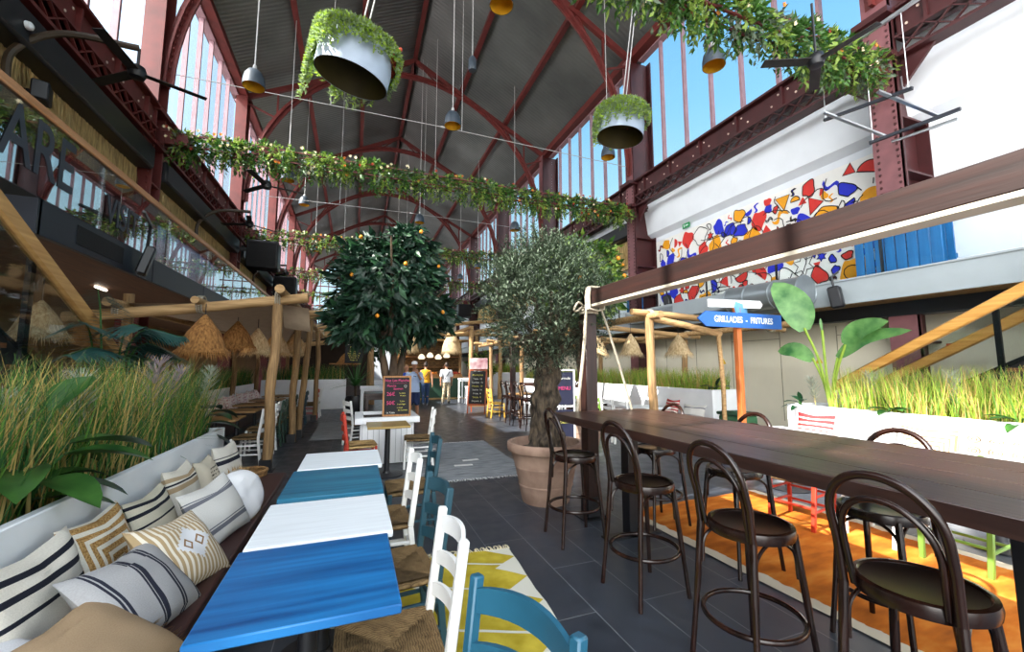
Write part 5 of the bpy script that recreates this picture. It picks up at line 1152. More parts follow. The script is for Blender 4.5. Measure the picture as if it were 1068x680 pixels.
# high table group beyond the ficus
def high_table(label, loc, w_, d_, h_, top, legm, group=None, name='high_table'):
    t = thing(name, label, 'table', loc, 0, group); f = MB(); f.box((0,0,h_-.03), (w_,d_,.06), .006); f.build('tabletop', top, t); f = MB()
    f.box((0,0,h_-.1), (w_-.08,d_-.08,.08)); f.build('apron', legm, t)
    for sx_ in (-1, 1):
        for sy_ in (-1, 1): f = MB(); f.box((sx_*(w_/2-.05), sy_*(d_/2-.05), (h_-.06)/2), (.06,.06,h_-.06), .004); f.build('leg', legm, t)
    f = MB()
    for sx_ in (-1, 1): f.box((sx_*(w_/2-.05), 0, .25), (.04,d_-.12,.04))
    f.build('stretcher', legm, t); return t
high_table('dark high table behind the ficus box', (.62, 9.7, 0), .8, .9, 1.05, mDarkWood, mDarkWood)
high_table('white high table behind the dark high table', (.6, 11.4, 0), .9, 1.0, 1.1, mWhite, mWhite)
dup(chWhite, (.12, 9.3, 0), R(-70), 'white chair by the dark high table behind the ficus box')
t = spiky('palm_plant', 'spiky cycad palm in a dark pot by the far planter box', (.05, 15.4, .0), 90, 1.05, .05, mGreenDk, seed=9, stem=.95); f = MB(); f.lathe([(.2,0),(.3,.2),(.33,.5),(.3,.62),(.26,.62),(.26,.5)], 20); f.build('pot', mBlack, t)
# ================================================================ FAR KIOSKS
g = random.Random(91)
t = thing('kiosk', 'log framed kiosk at the far end of the left seating', 'kiosk', (-1, 19, 0))
def kl(nm, p0, p1, r_, mt=mLogX): f = MB(); log(f, p0, p1, r_, g, .04); f.build(nm, mt, t)
for x, y in ((1.75,0), (-2.0,0), (1.6,4), (-2.0,4)): kl('post', (x,y,0), (x-.12,y,3.2), .12, mLog)
for p0, p1 in (((-2.6,0,2.75),(1.9,-.1,3.25)), ((-2.6,.1,2.3),(1.7,0,2.9)), ((-2.4,4,3),(1.9,4,3.2)), ((1.65,-.4,3.1),(1.6,4.4,3.2)), ((-2,-.4,2.9),(-2,4.4,3))): kl('beam', p0, p1, .09)
f = MB(); f.box((-.2,1.2,.55), (3.2,.7,1.1), .02); f.build('counter', mDarkWood, t); f = MB(); f.box((-.2,3.9,1.6), (3.6,.1,3.0)); f.build('back_panel', M('kiosk_dark','2c2018',.8,.2,3), t); f = MB(); f.box((.6,1.0,1.75), (1.3,.35,.05)); f.build('shelf', mChalkWood, t); f = MB(); f.box((-.2,2,3.15), (4.2,4,.05)); f.build('roof', mGreyCloth, t)
t = thing('menu_board', 'black cocktail board hanging in the log framed kiosk', 'menu board', (-.05, 16.6, 1.75)); f = MB(); f.box((0,0,.42), (.62,.03,.84), .005); f.build('slate', mChalk, t)
text('lettering', 'Cocktails', .14, mChalkWhite, t, (0,-.02,.72), (PI/2,0,0), .001)
for i in range(7): text('lettering', ('Mojito  8', 'Spritz  9', 'Sangria  7', 'Pina Colada  9', 'Gin Tonic  9', 'Ti Punch  7', 'Virgin  6')[i], .075, mChalkYel, t, (0,-.02,.6-.08*i), (PI/2,0,0), .001)
f = MB(); 
for s in (-1, 1): f.tube([(s*.25,0,.84),(s*.25,0,1.45)], .008, 5)
f.build('cord', mBlack, t)
straw_lamp('flat orange straw lampshade glowing before the log framed kiosk', (-.3, 17.2, 1.75), .72, .45, mStrawDk, None, 1.0, True)
# big leaning straw hoods far down the aisle
GH = 'straw domes far down the aisle'
for lab, x, w_ in (('straw dome far down the aisle above the man in the pale blue shirt', 2.42, .85), ('straw dome far down the aisle above the white high tables', 4.46, .95)):
    t = thing('straw_dome', lab, 'lamp', (x, 20.2, 2.3), 0, GH); f = MB(); f.lathe([(w_/2,.1),(w_*.47,.35),(w_*.38,.62),(w_*.2,.88),(.03,1.0)], 24, cap0=False); f.build('shade', mStrawLamp, t); f = MB()
    for i in range(110): a = 2*PI*i/110; f.blade((math.cos(a)*w_*.49, math.sin(a)*w_*.49, .16), (math.cos(a)*.2, math.sin(a)*.2, -1), g.uniform(.15,.3), .03, (0,0,-.01), 2)
    f.build('fringe', mStrawLamp, t, smooth=0); f = MB(); f.tube([(0,0,1.0),(0,0,2.2)], .012, 5); f.build('cord', mBlack, t)
# market stall with green front
t = thing('market_stall', 'market counter with a dark green front and heaped fruit crates behind the walkers', 'stall', (3.7, 21.2, 0)); f = MB(); f.box((0,0,.55), (3.2,.8,1.0), .01); f.build('counter', M('stall_green','1f4634',.6,.15,5), t); f = MB(); f.box((0,-.02,.04), (3.3,.9,.08)); f.build('plinth', M('plinth_tan','a68a5a',.7,.1), t); f = MB(); f.box((0,0,1.08), (3.4,.9,.06), .01); f.build('worktop', mLogX, t)
for x in (-1.5, 1.5):
    f = MB(); log(f, (x,.3,0), (x,.3,3.0), .08, g, .04); f.build('post', mLog, t)
f = MB(); f.box((0,1.3,1.9), (3.4,.1,2.2)); f.build('back_panel', M('stall_back','4a3320',.8,.4,6,0,0,(1,1,4),'8a6a40'), t); f = MB(); f.box((0,.75,3.0), (3.8,1.6,.08)); f.build('roof', mWicker, t)
f = MB()
for z in (1.6, 2.15): f.box((0,1.1,z), (3.2,.35,.04))
f.build('shelf', mChalkWood, t)
GCR = 'fruit crates on the market counter'; cols = [('yellow','d8b73a'), ('pale green','a8c060'), ('orange','cf7a2a'), ('cream','e0d0a0'), ('red','b5442c')]
for i, (cn_, hx) in enumerate(cols):
    t = thing('fruit_crate', 'crate of %s fruit on the market counter' % cn_, 'crate', (2.5+i*.6, 21.1, 1.11), 0, GCR); f = MB()
    for s in (-1, 1): f.box((s*.26,0,.07), (.02,.5,.14)); f.box((0,s*.24,.07), (.5,.02,.14))
    f.box((0,0,.01), (.5,.48,.02)); f.build('box', mChalkWood, t, smooth=0); mt = M('fruit_%d' % i, hx, .5, .15, 9); f = MB()
    for k in range(30): f.ell((g.uniform(-.2,.2), g.uniform(-.19,.19), g.uniform(.08,.22)), (.055,.055,.055), 8, 6)
    o_ = f.build('fruit', mt, t); o_['kind'] = 'stuff'
GCL = 'pale lamps over the market counter'
for i, lab in enumerate(('first pale globe lamp over the market counter', 'second pale globe lamp over the market counter', 'third pale globe lamp over the market counter', 'fourth pale globe lamp over the market counter')):
    t = thing('globe_lamp', lab, 'lamp', (3.1+i*.42, 20.9, 2.0+.08*(i % 2)), 0, GCL); f = MB(); f.lathe([(.02,.26),(.1,.22),(.17,.1),(.17,.05),(.12,0)], 14); f.build('shade', emit_mat('globe%d' % i, (1,.85,.6), 1.6), t); f = MB(); f.tube([(0,0,.26),(0,0,.9)], .006, 4); f.build('cord', mBlack, t)
# white high tables and stools
GW = 'white high tables far down the aisle'
wt = high_table('white high table by the market counter', (4.85, 18.6, 0), .7, .7, 1.1, mWhite, mWhite, GW); dup(wt, (6.0, 19.9, 0), 0, 'white high table behind the first log pole', GW)
def simple_stool(label, loc, mt, h_=.75, group=None):
    t = thing('high_stool', label, 'stool', loc, 0, group); f = MB(); f.box((0,0,h_-.02), (.34,.34,.04), .008); f.build('seat', mt, t)
    for sx_ in (-1, 1):
        for sy_ in (-1, 1): f = MB(); f.bar((sx_*.17,sy_*.17,0), (sx_*.13,sy_*.13,h_-.04), .035, .035); f.build('leg', mt, t)
    f = MB()
    for s in (-1, 1): f.box((s*.155,0,.25), (.025,.3,.025)); f.box((0,s*.155,.35), (.3,.025,.025))
    f.build('stretcher', mt, t); return t
simple_stool('white high stool tucked at the white high table', (4.8, 18.0, 0), mWhite)
# log poles beyond
t = thing('pergola', 'pale log pergola far down the aisle on the right', 'pergola', (5.2, 19.4, 0))
for (x, y) in ((0,0), (1.7,.6), (0,5), (1.7,5)): kl('post', (x,y,0), (x+.05,y,3.6), .11, mLogX)
for p0, p1 in (((-1.2,0,3.1),(2.2,.5,3.7)), ((-1.5,.2,3.6),(2.4,.7,4.1)), ((0,-.3,3.5),(0,5.3,3.5)), ((1.7,.2,3.6),(1.7,5.3,3.6)), ((-1.5,5,3.5),(3,5,3.6))): kl('beam', p0, p1, .09)
# sandwich boards
def a_frame(label, loc, rz, w_, h_, fr, lines):
    t = thing('sandwich_board', label, 'menu board', loc, R(rz)); f = MB()
    for s in (-1, 1):
        f.bar((s*w_/2,-.22,0), (s*w_/2,0,h_), .04, .03); f.bar((s*w_/2,.26,0), (s*w_/2,0,h_), .04, .03)
    f.bar((-w_/2,0,h_), (w_/2,0,h_), .04, .04); f.bar((-w_/2,-.17,h_*.2), (w_/2,-.17,h_*.2), .03,.05); f.bar((-w_/2,.2,h_*.2), (w_/2,.2,h_*.2), .03,.05); f.build('frame', fr, t, smooth=0)
    f = MB(); f.bar((0,-.172,h_*.22), (0,-.008,h_*.97), .015, w_-.04, (1,0,0)); f.build('slate', mChalk, t, smooth=0); f = MB(); f.bar((0,.2,h_*.22), (0,.01,h_*.97), .015, w_-.04, (1,0,0)); f.build('slate', mChalk, t, smooth=0)
    a = math.atan2(.22, h_)
    for i, s_ in enumerate(lines): u = .88-.085*i; text('lettering', s_, .085, mChalkWhite if i % 3 else mChalkYel, t, (0, -.22*(1-u)-.012, h_*u), (PI/2-a, 0, 0), .001)
    return t
mAF = wood('orange_brown_frame', '8a3a1c', 'b5582c', 2, 3, .5)
a_frame('tall orange brown sandwich board with chalked menu lines in the aisle', (4.1, 14.2, 0), -32, .62, 1.5, mAF, ('PLANCHA', 'Tapas  12', 'Gambas  15', 'Moules  13', 'Seiche  14', 'Frites  4', 'Salade  9', 'Dessert  6'))
t = thing('menu_board', 'chalkboard with a pink poster behind the sandwich board', 'menu board', (4.75, 16.4, 0)); f = MB(); f.box((0,0,.75), (.75,.06,1.5)); f.build('panel', mTan, t); f = MB(); f.box((-.05,-.04,1.25), (.6,.02,.6)); f.build('slate', mChalk, t); f = MB(); f.box((0,-.04,1.75), (.75,.03,.45)); f.build('poster', M('poster_pink','d88a9a',.7,.4,4,0,0,(1,1,1),'f0e0e0'), t)
text('lettering', 'Menu', .16, mChalkWhite, t, (-.05,-.055,1.42), (PI/2,0,0), .001); text('lettering', 'du jour', .12, mChalkYel, t, (-.05,-.055,1.2), (PI/2,0,0), .001)
t = thing('menu_easel', 'white framed easel with two dark menu boards behind the timber post', 'menu board', (3.55, 6.7, 0)); f = MB()
for s in (-1, 1): f.box((s*.2,0,.78), (.03,.03,1.56))
for z in (1.55, .9, .2): f.box((0,0,z), (.4,.03,.03))
f.bar((0,.02,1.4), (0,.45,0), .03,.03); f.build('frame', mWhite, t, smooth=0)
for z in (1.22, .55): f = MB(); f.box((0,.0,z), (.36,.02,.58)); f.build('slate', M('slate_blue','20233f',.7,.2,5), t)
text('lettering', 'MENU', .09, mPink, t, (0,-.015,1.22), (PI/2,0,0), .001); text('lettering', 'Formule', .07, mChalkWhite, t, (0,-.015,1.4), (PI/2,0,0), .001); text('lettering', 'Dessert', .06, mChalkYel, t, (0,-.015,.62), (PI/2,0,0), .001)
# second bar table group
bt2 = bar_table('second dark bar table beyond the olive tree', 4.75, 5.75, 9.8, 11.9)
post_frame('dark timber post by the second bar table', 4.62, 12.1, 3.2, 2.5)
GS2 = 'bentwood bar stools at the second bar table'
for x, y, a, lab in ((4.32,9.95,-92,'bentwood stool at the second bar table, closest to the olive trunk'), (4.35,10.55,-86,'bentwood stool at the second bar table, second from the olive trunk'), (4.32,11.1,-95,'bentwood stool at the second bar table beside its dark post'), (4.36,11.65,-88,'bentwood stool at the far end of the second bar table'), (6.0,10.9,90,'bentwood stool across the second bar table')): dup(st0, (x,y,0), R(a), lab, GS2)
make_chair('yellow chair in the aisle before the sandwich board', mChairYellow, (4.3, 12.75, 0), -88, mChairYellow)
cafe_table('round-footed bistro table beside the yellow chair', (5.1, 12.75, 0), .7, .7, mTblBrown, None)
# shrubs and hanging greenery far back
def shrub(label, loc, r_, n, m1, m2, seed, name='leafy_shrub'):
    g2 = random.Random(seed); t = thing(name, label, 'plant', (loc[0], loc[1], 0)); f = MB(); f.tube([(0,0,0),(0,0,loc[2]+r_[2])], .06, 6); f.build('stem', mBark, t); f = MB(); crown(f, (0,0,loc[2]+r_[2]), r_, n, .22, .11, g2, .2, 7, (.6,)); f.build('foliage', [m1, m2], t, smooth=0); return t
shrub('bright green shrub behind the sandwich board', (6.5, 22.0, .8), (.7,.6,.9), 150, mLeafLem, mLeafLem2, 101)
shrub('dark green climbing plants above the market stall', (3.9, 26.3, 2.2), (2.0,.7,1.1), 330, mLeafLem, mLeafFicus2, 102)
shrub('dark green shrub behind the straw dome on the left', (.7, 25.2, 1.6), (1.1,.7,1.3), 220, mLeafFicus, mLeafFicus2, 103)
planter('planter_box', 'white planter of bright grass far back on the right', 'planter', 7.5, 9.4, 22.7, 23.5, 1.3); f = grass_mesh(7.6, 9.3, 22.8, 23.4, 1.2, 700, .5, .8, (.5, .25), .2, .025, 105); tag(f.build('grass', [mGreenB, mGreenA, mStraw], smooth=0), 'bright grass in the white planter far back on the right', 'grass', kind='stuff')
# mezzanine cabins and signs at the far end
t = thing('market_cabin', 'tall pale cabin with a timber base at the far end of the hall', 'cabin', (6.2, 38, 0)); f = MB(); f.box((0,0,3.2), (4.5,3,6.4)); f.build('body', M('cabin_cream','d8ccb8',.8,.06), t, smooth=0); f = MB(); f.box((0,-1.55,4.2), (4.6,.1,.5)); f.build('sign_board', mSignWhite, t)
t = thing('market_cabin', 'pale cabin with a striped awning on the left at the far end of the hall', 'cabin', (-.8, 34, 0)); f = MB(); f.box((0,0,2.2), (4.2,3,4.4)); f.build('body', M('cabin_white','c8c2b8',.8,.06), t, smooth=0); f = MB()
for i in range(12): f.mi = i % 2; f.bar((-2+.35*i,-1.5,3.2), (-2+.35*i,-2.4,2.7), .35, .04)
f.build('awning', [mWhite, M('awning_red','a8343a',.8,.1)], t, smooth=0)
# ================================================================ HANGING THINGS
g = random.Random(201)
def garland(y, label, dens=1.0, xa=XL+.3, xb=XR-.3, grp='flower garlands spanning the hall'):
    t = thing('flower_garland', label, 'garland', (0, y, 7.2), 0, grp); f = MB()
    for z in (-.14, .16):
        for dy in (-.12, .12): f.bar((xa-.02,dy,z), (xb-.02,dy,z), .035, .035)
    n = 16
    for i in range(n): a = xa+(xb-xa)*i/n; b = xa+(xb-xa)*(i+1)/n; f.bar((a,-.12,-.14), (b,-.12,.16), .02, .02); f.bar((a,.12,.16), (b,.12,-.14), .02,.02)
    for x in (xa+.3, xb-.3): f.box((x,0,-.02), (.5,.34,.3), .02)
    f.build('tray', mRed, t, smooth=0)
    f = MB(); N = int(1050*dens)
    for i in range(N):
        x = g.uniform(xa+.15, xb-.15); q = .75+.35*noise.noise(Vector((x*1.1, y, 0))); a = g.uniform(0,2*PI); rr_ = g.uniform(.06,.33)*q; p = Vector((x, math.cos(a)*rr_, math.sin(a)*rr_*1.15+.03))
        dr = Vector((g.uniform(-.6,.6), math.cos(a)*.8, math.sin(a)*.7-.25)); r_ = g.random(); f.mi = 0 if r_ < .5 else (1 if r_ < .85 else 2)
        for j in range(9): f.leaf(p+dr*.02*j+Vector((0,0,-.012*j*j*.3)), dr+Vector((g.uniform(-.9,.9), g.uniform(-.9,.9), g.uniform(-.7,.5))), Vector((g.uniform(-1,1), g.uniform(-1,1), .3)), g.uniform(.09,.18), .055, .1, .3)
    for i in range(int(46*dens)):   # trailing strands
        x = g.uniform(xa, xb); dy = g.choice((-.22,.2)); L = g.uniform(.15,.5); f.mi = 1
        for j in range(int(L/.03)): f.leaf((x+g.uniform(-.01,.01), dy, -.1-j*.03), (g.uniform(-1,1), g.uniform(-1,1), -.6), (1,.3,0), .07, .025, .1, .2)
    f.build('foliage', [mLeafLem, mLeafLem2, mLeafOlive], t, smooth=0)
    f = MB()
    for i in range(int(115*dens)):
        x = g.uniform(xa, xb); f.mi = g.choice((0,0,1,2,0)); a = g.uniform(0,2*PI); c_ = Vector((x, math.cos(a)*.31, math.sin(a)*.31+.03))
        for j in range(6): b = 2*PI*j/6; f.leaf(c_, Vector((math.cos(b), math.cos(a)*.7-.2, math.sin(b))), (0,0,1), .055, .04, .1, -.1)
    f.build('flowers', [mFlCream, mFlOrange, mFlRust], t, smooth=0)['kind'] = 'stuff'
    return t
mFlCream = M('petal_cream','e2d6b4',.8,.1,9); mFlOrange = M('petal_orange','d98a3a',.8,.15,9); mFlRust = M('petal_rust','a3402a',.8,.15,9)
for y, lab, dn in ((4.4,'flower garland nearest the camera, high at the upper right',1.3), (12.1,'flower garland across the middle of the hall above the trees',1.2), (19.8,'third flower garland from the camera, passing behind the ficus crown',.8), (27.3,'fourth flower garland from the camera',.55), (34.9,'fifth flower garland from the camera',.4), (42.5,'farthest flower garland, deep in the hall',.3)): garland(y, lab, dn)
# steel tie cables
for y, lab in ((12.1,'thin steel tie cable above the middle garland'), (19.8,'thin steel tie cable above the third garland'), (27.3,'thin steel tie cable above the fourth garland')):
    f = MB(); f.tube([(XL+.32,y,8.95),(XC,y,9.02),(XR-.36,y,8.95)], .012, 5); f.tube([(XC+.6,y,9.0),(XC+.6,y,roofz(XC+.6))], .008, 4); f.tube([(-.9,y,9.0),(-.9,y,roofz(-.9))], .008, 4); f.ell((XC,y,9.02), (.1,.03,.03), 8, 5); tag(f.build('tie_cable', mCable), lab, 'cable', 'steel tie cables')
# pendants
def pendant(label, loc, w_, grp='grey dome pendants', h=None):
    h = h or w_*.95; t = thing('pendant_lamp', label, 'lamp', loc, 0, grp); r_ = w_/2; f = MB()
    f.lathe([(r_,0),(r_*.99,h*.3),(r_*.88,h*.6),(r_*.62,h*.85),(r_*.3,h*.97),(.03,h)], 26, cap0=False); f.build('shade', mPendant, t)
    f = MB(); f.lathe([(r_*.97,.005),(r_*.95,h*.3),(r_*.84,h*.58),(r_*.56,h*.8),(.0,h*.86)], 26, cap0=False, cap1=False); f.build('lining', mPendantIn, t)
    f = MB(); f.tube([(0,0,h),(0,0,roofz(loc[0])+.05-loc[2])], .014, 5); f.lathe([(.05,h-.01),(.04,h+.08),(.015,h+.12)], 10); f.build('cable', mCable, t); return t
p0 = pendant('grey dome pendant hanging before the left clerestory', (-2.4, 10.4, 8.0), .46)
P_ = [((2.3,10.7,8.25),.46,'grey dome pendant in the middle of the hall above the ficus'), ((6.95,6.15,8.0),.46,'grey dome pendant before the blue sky of the right clerestory'), ((7.7,11.2,8.6),.46,'grey dome pendant peeping out below the right hanging planter'), ((2.4,6.9,8.55),.46,'golden-lined pendant cut by the top edge of the photo'), ((6.7,17.3,7.9),.46,'grey dome pendant above the orange tree, before the right clerestory'), ((-2.5,21.0,9.2),.46,'grey dome pendant far along the left side, under the second arch'), ((2.7,19.8,8.6),.46,'grey dome pendant just above the ficus top'), ((-2.5,16.2,8.3),.46,'grey dome pendant behind the left part of the middle garland'), ((7.0,24.5,7.8),.46,'grey dome pendant low over the olive tree, far right'), ((-2.5,27,8.6),.46,'farther grey pendant along the left side'), ((7.2,30,8.2),.46,'farther grey pendant along the right side'), ((2.5,29,8.8),.46,'farther grey pendant on the middle line')]
for loc, w_, lab in P_: pendant(lab, loc, w_)
# small dark cylinder spots
for loc, lab in (((2.9,10.9,10.2),'small dark cylinder spotlight hanging high in the middle'), ((3.1,18.0,9.6),'small dark cylinder spotlight above the top of the ficus')):
    t = thing('cylinder_spot', lab, 'lamp', loc); f = MB(); f.lathe([(.11,0),(.12,.05),(.12,.34),(.06,.44)], 16); f.build('body', mPendant, t); f = MB(); f.tube([(0,0,.42),(0,0,roofz(loc[0])+.05-loc[2])], .014, 5); f.build('cable', mCable, t)
# drum planters with trailing greenery
mFern = M('fern_pale', '93a878', .6, .25, 6, trans=.35)
mDrum = M('drum_grey_white', '9aa8bb', .45, .08, 4); mDrumIn = M('drum_olive_inside', '3d3410', .6, .2, 4)
def drum(label, loc, r_, h, tilt, seed):
    g2 = random.Random(seed); t = thing('hanging_planter', label, 'planter', loc, 0, 'drum planters hung from the roof'); t.rotation_euler = tilt; f = MB()
    f.lathe([(r_,0),(r_*1.0,h*.5),(r_*.94,h*.8),(r_*.8,h*.97),(0,h)], 36, cap0=False, cap1=False); f.build('drum', mDrum, t); f = MB(); f.lathe([(r_*.98,.002),(r_*.97,h*.5),(r_*.9,h*.8),(0,h*.9)], 36, cap0=False, cap1=False); f.build('lining', mDrumIn, t)
    f = MB()
    for i in range(230):
        a = g2.uniform(0,2*PI); L = h*g2.uniform(.3,1.15)*(1.05-.45*math.cos(a+.5))*(.6+.6*abs(noise.noise(Vector((math.cos(a)*1.4, math.sin(a)*1.4, seed))))*1.6); x, y = math.cos(a), math.sin(a); nst = int(L/.035)
        for j in range(nst+8):
            if j < 8: p = Vector((x*r_*(.45+.08*j), y*r_*(.45+.08*j), h*1.0+.08*math.sin(j/8*PI)))
            else: p = Vector((x*(r_+.06), y*(r_+.06), h-.03-(j-8)*.035))
            f.mi = 0 if g2.random() < .6 else 1
            for q in range(2): f.leaf(p, Vector((x*.7+g2.uniform(-.8,.8), y*.7+g2.uniform(-.8,.8), g2.uniform(-.8,.5))), (g2.uniform(-1,1),g2.uniform(-1,1),.2), .085, .035, .1, .2)
    f.build('foliage', [mFern, mGreenB], t, smooth=0)
    f = MB()
    for i in range(9):
        a = g2.uniform(-.6,.8)
        for j in range(5): f.ell((math.cos(a)*(r_*.9+.08)+g2.uniform(-.07,.07), math.sin(a)*(r_*.9)+g2.uniform(-.07,.07), h*.95+g2.uniform(-.12,.1)), (.03,.03,.03), 6, 4)
    f.build('flowers', mFlRust, t)['kind'] = 'stuff'
    f = MB(); f.tube([(-.03,0,h*.9),(-.03,0,roofz(loc[0])-loc[2])], .012, 5); f.tube([(.05,0,h*.9),(.05,0,roofz(loc[0])-loc[2])], .012, 5); f.build('cable', mCable, t); return t
drum('hanging drum planter with trailing ferns, the larger one left of the middle', (-.2, 6.2, 5.85), .52, .55, (R(9),R(11),0), 301)
drum('hanging drum planter with red blooms before the right clerestory', (5.3, 7.25, 6.65), .5, .58, (R(4),R(6),0), 302)
# ceiling fans
def fan(label, loc, rz, bl, rod, arm=None, grp='ceiling fans'):
    t = thing('ceiling_fan', label, 'fan', loc, R(rz), grp); f = MB(); f.lathe([(.03,-.1),(.1,-.08),(.13,0),(.1,.1),(.04,.14)], 16); f.build('motor', mBlack, t)
    for k in range(3):
        a = 2*PI*k/3; f = MB(); f.box((.5*bl+.1,0,0), (bl,.15,.014), .004, Matrix.Rotation(a, 4, 'Z') @ Matrix.Rotation(R(10), 4, 'X')); f.build('blade', mFan, t)
    f = MB(); f.tube([(0,0,.1),(0,0,rod)], .02, 6); f.build('rod', mBlack, t)
    if arm:
        f = MB(); mi_ = Matrix.Rotation(-R(rz), 4, 'Z'); P = [mi_ @ (Vector(p)-Vector(loc)) for p in arm]; f.tube(bez(P, 6), .05, 8); f.build('bracket', M('bracket_brown','3a2c1c',.5,.2,5), t)
    return t
mFan = M('fan_blade','22201e',.5,.2,5)
fan('black ceiling fan on a curved bracket by the near thatch screen', (-3.47,8.0,6.35), 25, .82, .42, [(-4.8,7.7,5.6),(-4.76,7.7,6.15),(-4.3,7.8,6.62),(-3.47,8.0,6.78)])
fan('second black ceiling fan on a bracket, beyond the nearest left column', (-3.45,15.6,6.35), 40, .82, .42, [(-4.8,15.3,5.6),(-4.76,15.3,6.15),(-4.3,15.4,6.62),(-3.45,15.6,6.78)])
fan('third black ceiling fan on a bracket along the left side', (-3.45,23.4,6.35), 10, .82, .42, [(-4.8,23.1,5.6),(-4.76,23.1,6.15),(-4.3,23.2,6.62),(-3.45,23.4,6.78)])
fan('black ceiling fan under the left part of the middle garland', (-2.35,12.1,6.38), 15, .8, .55)
fan('grey brown ceiling fan below the nearest garland at the upper right', (6.7,4.0,6.45), 35, .72, 1.0, None)
# hanging light frame at the upper right
t = thing('light_frame', 'rectangular frame of slim bars hung on wires at the upper right', 'frame', (8.3, 4.0, 5.85)); f = MB()
f.bar((-.25,-.55,.12), (-.25,.75,.35), .05, .05); f.bar((.3,-.85,-.28), (.3,.35,-.2), .05, .05); f.build('dark_bar', mNavy, t); f = MB(); f.bar((-.45,.62,.38), (.5,.2,-.12), .06, .03); f.bar((-.45,-.2,.25), (.5,-.55,-.2), .06, .03); f.bar((.45,-.75,-.35), (.45,.1,-.28), .04,.04); f.build('pale_bar', mSteel, t)
f = MB()
for p, q in (((-.25,.72,.35),(-.25,.72,1.5)), ((-.25,-.5,.12),(-.25,-.5,1.5)), ((.3,.3,-.2),(.3,.3,1.5))): f.tube([p,q], .006, 4)
f.bar((-.25,-.8,1.5), (-.25,1.0,1.42), .05,.05); f.build('wire', mSteel, t)
# big dark cabinets on the columns
for (loc, lab) in (((-3.7,19.35,6.2),'black speaker cabinet on the second left column'), ((-3.9,26.6,6.2),'black speaker cabinet on the third left column'), ((8.6,34.35,6.4),'black speaker cabinet far along the right columns')):
    t = thing('speaker_cabinet', lab, 'speaker', loc, 0, 'black speaker cabinets'); f = MB(); f.box((0,0,0), (1.15,.75,1.15), .05); f.box((-.8 if loc[0] < 0 else .55,.3,.3), (.8,.2,.12)); f.build('housing', mBlack, t); f = MB(); f.box((0,-.385,0), (1.0,.03,1.0), .01)
    for k in range(9): f.box((0,-.4,-.44+.11*k), (.98,.02,.02))
    f.build('grille', mBlackFab, t)
for x, y, z, lab in ((8.5,5.05,2.92,'black speaker hanging from the right gallery fascia above the banana leaf'), (8.55,9.6,3.5,'black lamp on a bracket near the end of the mural')):
    f = MB(); f.box((0,0,0), (.2,.2,.42), .03); f.tube([(0,0,.2),(.05,0,.42),(.15,-.1,.5)], .02, 6); tag(f.build('wall_speaker', mBlack, None, (x,y,z), (R(-8),0,R(20))), lab, 'speaker')
# round grey duct on the right gallery edge
t = thing('ventilation_duct', 'fat round grey duct along the right gallery behind the banana leaf', 'duct', (8.35, 5.6, 3.12)); f = MB(); f.tube([(0,-.1,0),(0,1.6,.05)], .3, 24); f.build('pipe', mGreyDuct, t); f = MB()
for y in (-.1,.5,1.1,1.6): f = MB(); f.tube([(math.cos(a)*.31, y, .03*y+math.sin(a)*.31) for a in [2*PI*i/24 for i in range(24)]], .015, 6, closed=True); f.build('collar', mGreyDuct, t)
t = thing('ventilation_duct', 'boxy grey duct with a grille along the right gallery under the mural', 'duct', (8.5, 9.2, 3.2)); f = MB(); f.box((0,0,0), (.3,4.4,.4), .01); f.build('casing', mGreyFascia, t); f = MB(); f.box((-.155,.4,0), (.02,.8,.26))
for k in range(10): f.box((-.17,.05+.08*k,0), (.01,.02,.24))
f.build('grille', mGreyDuct, t, smooth=0)
# ================================================================ MURAL (plain abstract shapes) and gallery fittings on the right
t = thing('mural', 'long abstract mural in red, blue, yellow and black line on the white right wall', 'mural', (10.13, 8.35, 4.72)); t.scale = (1, .955, 1); f = MB(); f.box((0,0,0), (.03,7.3,2.8)); f.build('panel', M('mural_white','f0efec',.7,.02), t, smooth=0)
mR, mB_, mY, mK = M('mural_red','d8352f',.7,.05), M('mural_blue','2330c8',.7,.05), M('mural_yellow','f0a418',.7,.05), M('mural_black','15151a',.7,.05)
g = random.Random(404); MX = Matrix.Translation((-.022,0,0)) @ Matrix(((0,0,-1,0),(1,0,0,0),(0,1,0,0),(0,0,0,1)))
def blob(n, r_, e, ph, sh):
    return [(r_*(1+sh*math.sin(3*a+ph))*math.cos(a)*e, r_*(1+sh*math.cos(2*a+ph))*math.sin(a)) for a in [2*PI*i/n for i in range(n)]]
def rot2(P, a, cx, cy): return [(x*math.cos(a)-y*math.sin(a)+cx, x*math.sin(a)+y*math.cos(a)+cy) for x, y in P]
shapes = {0: MB(), 1: MB(), 2: MB()}; lines = MB(); used = []
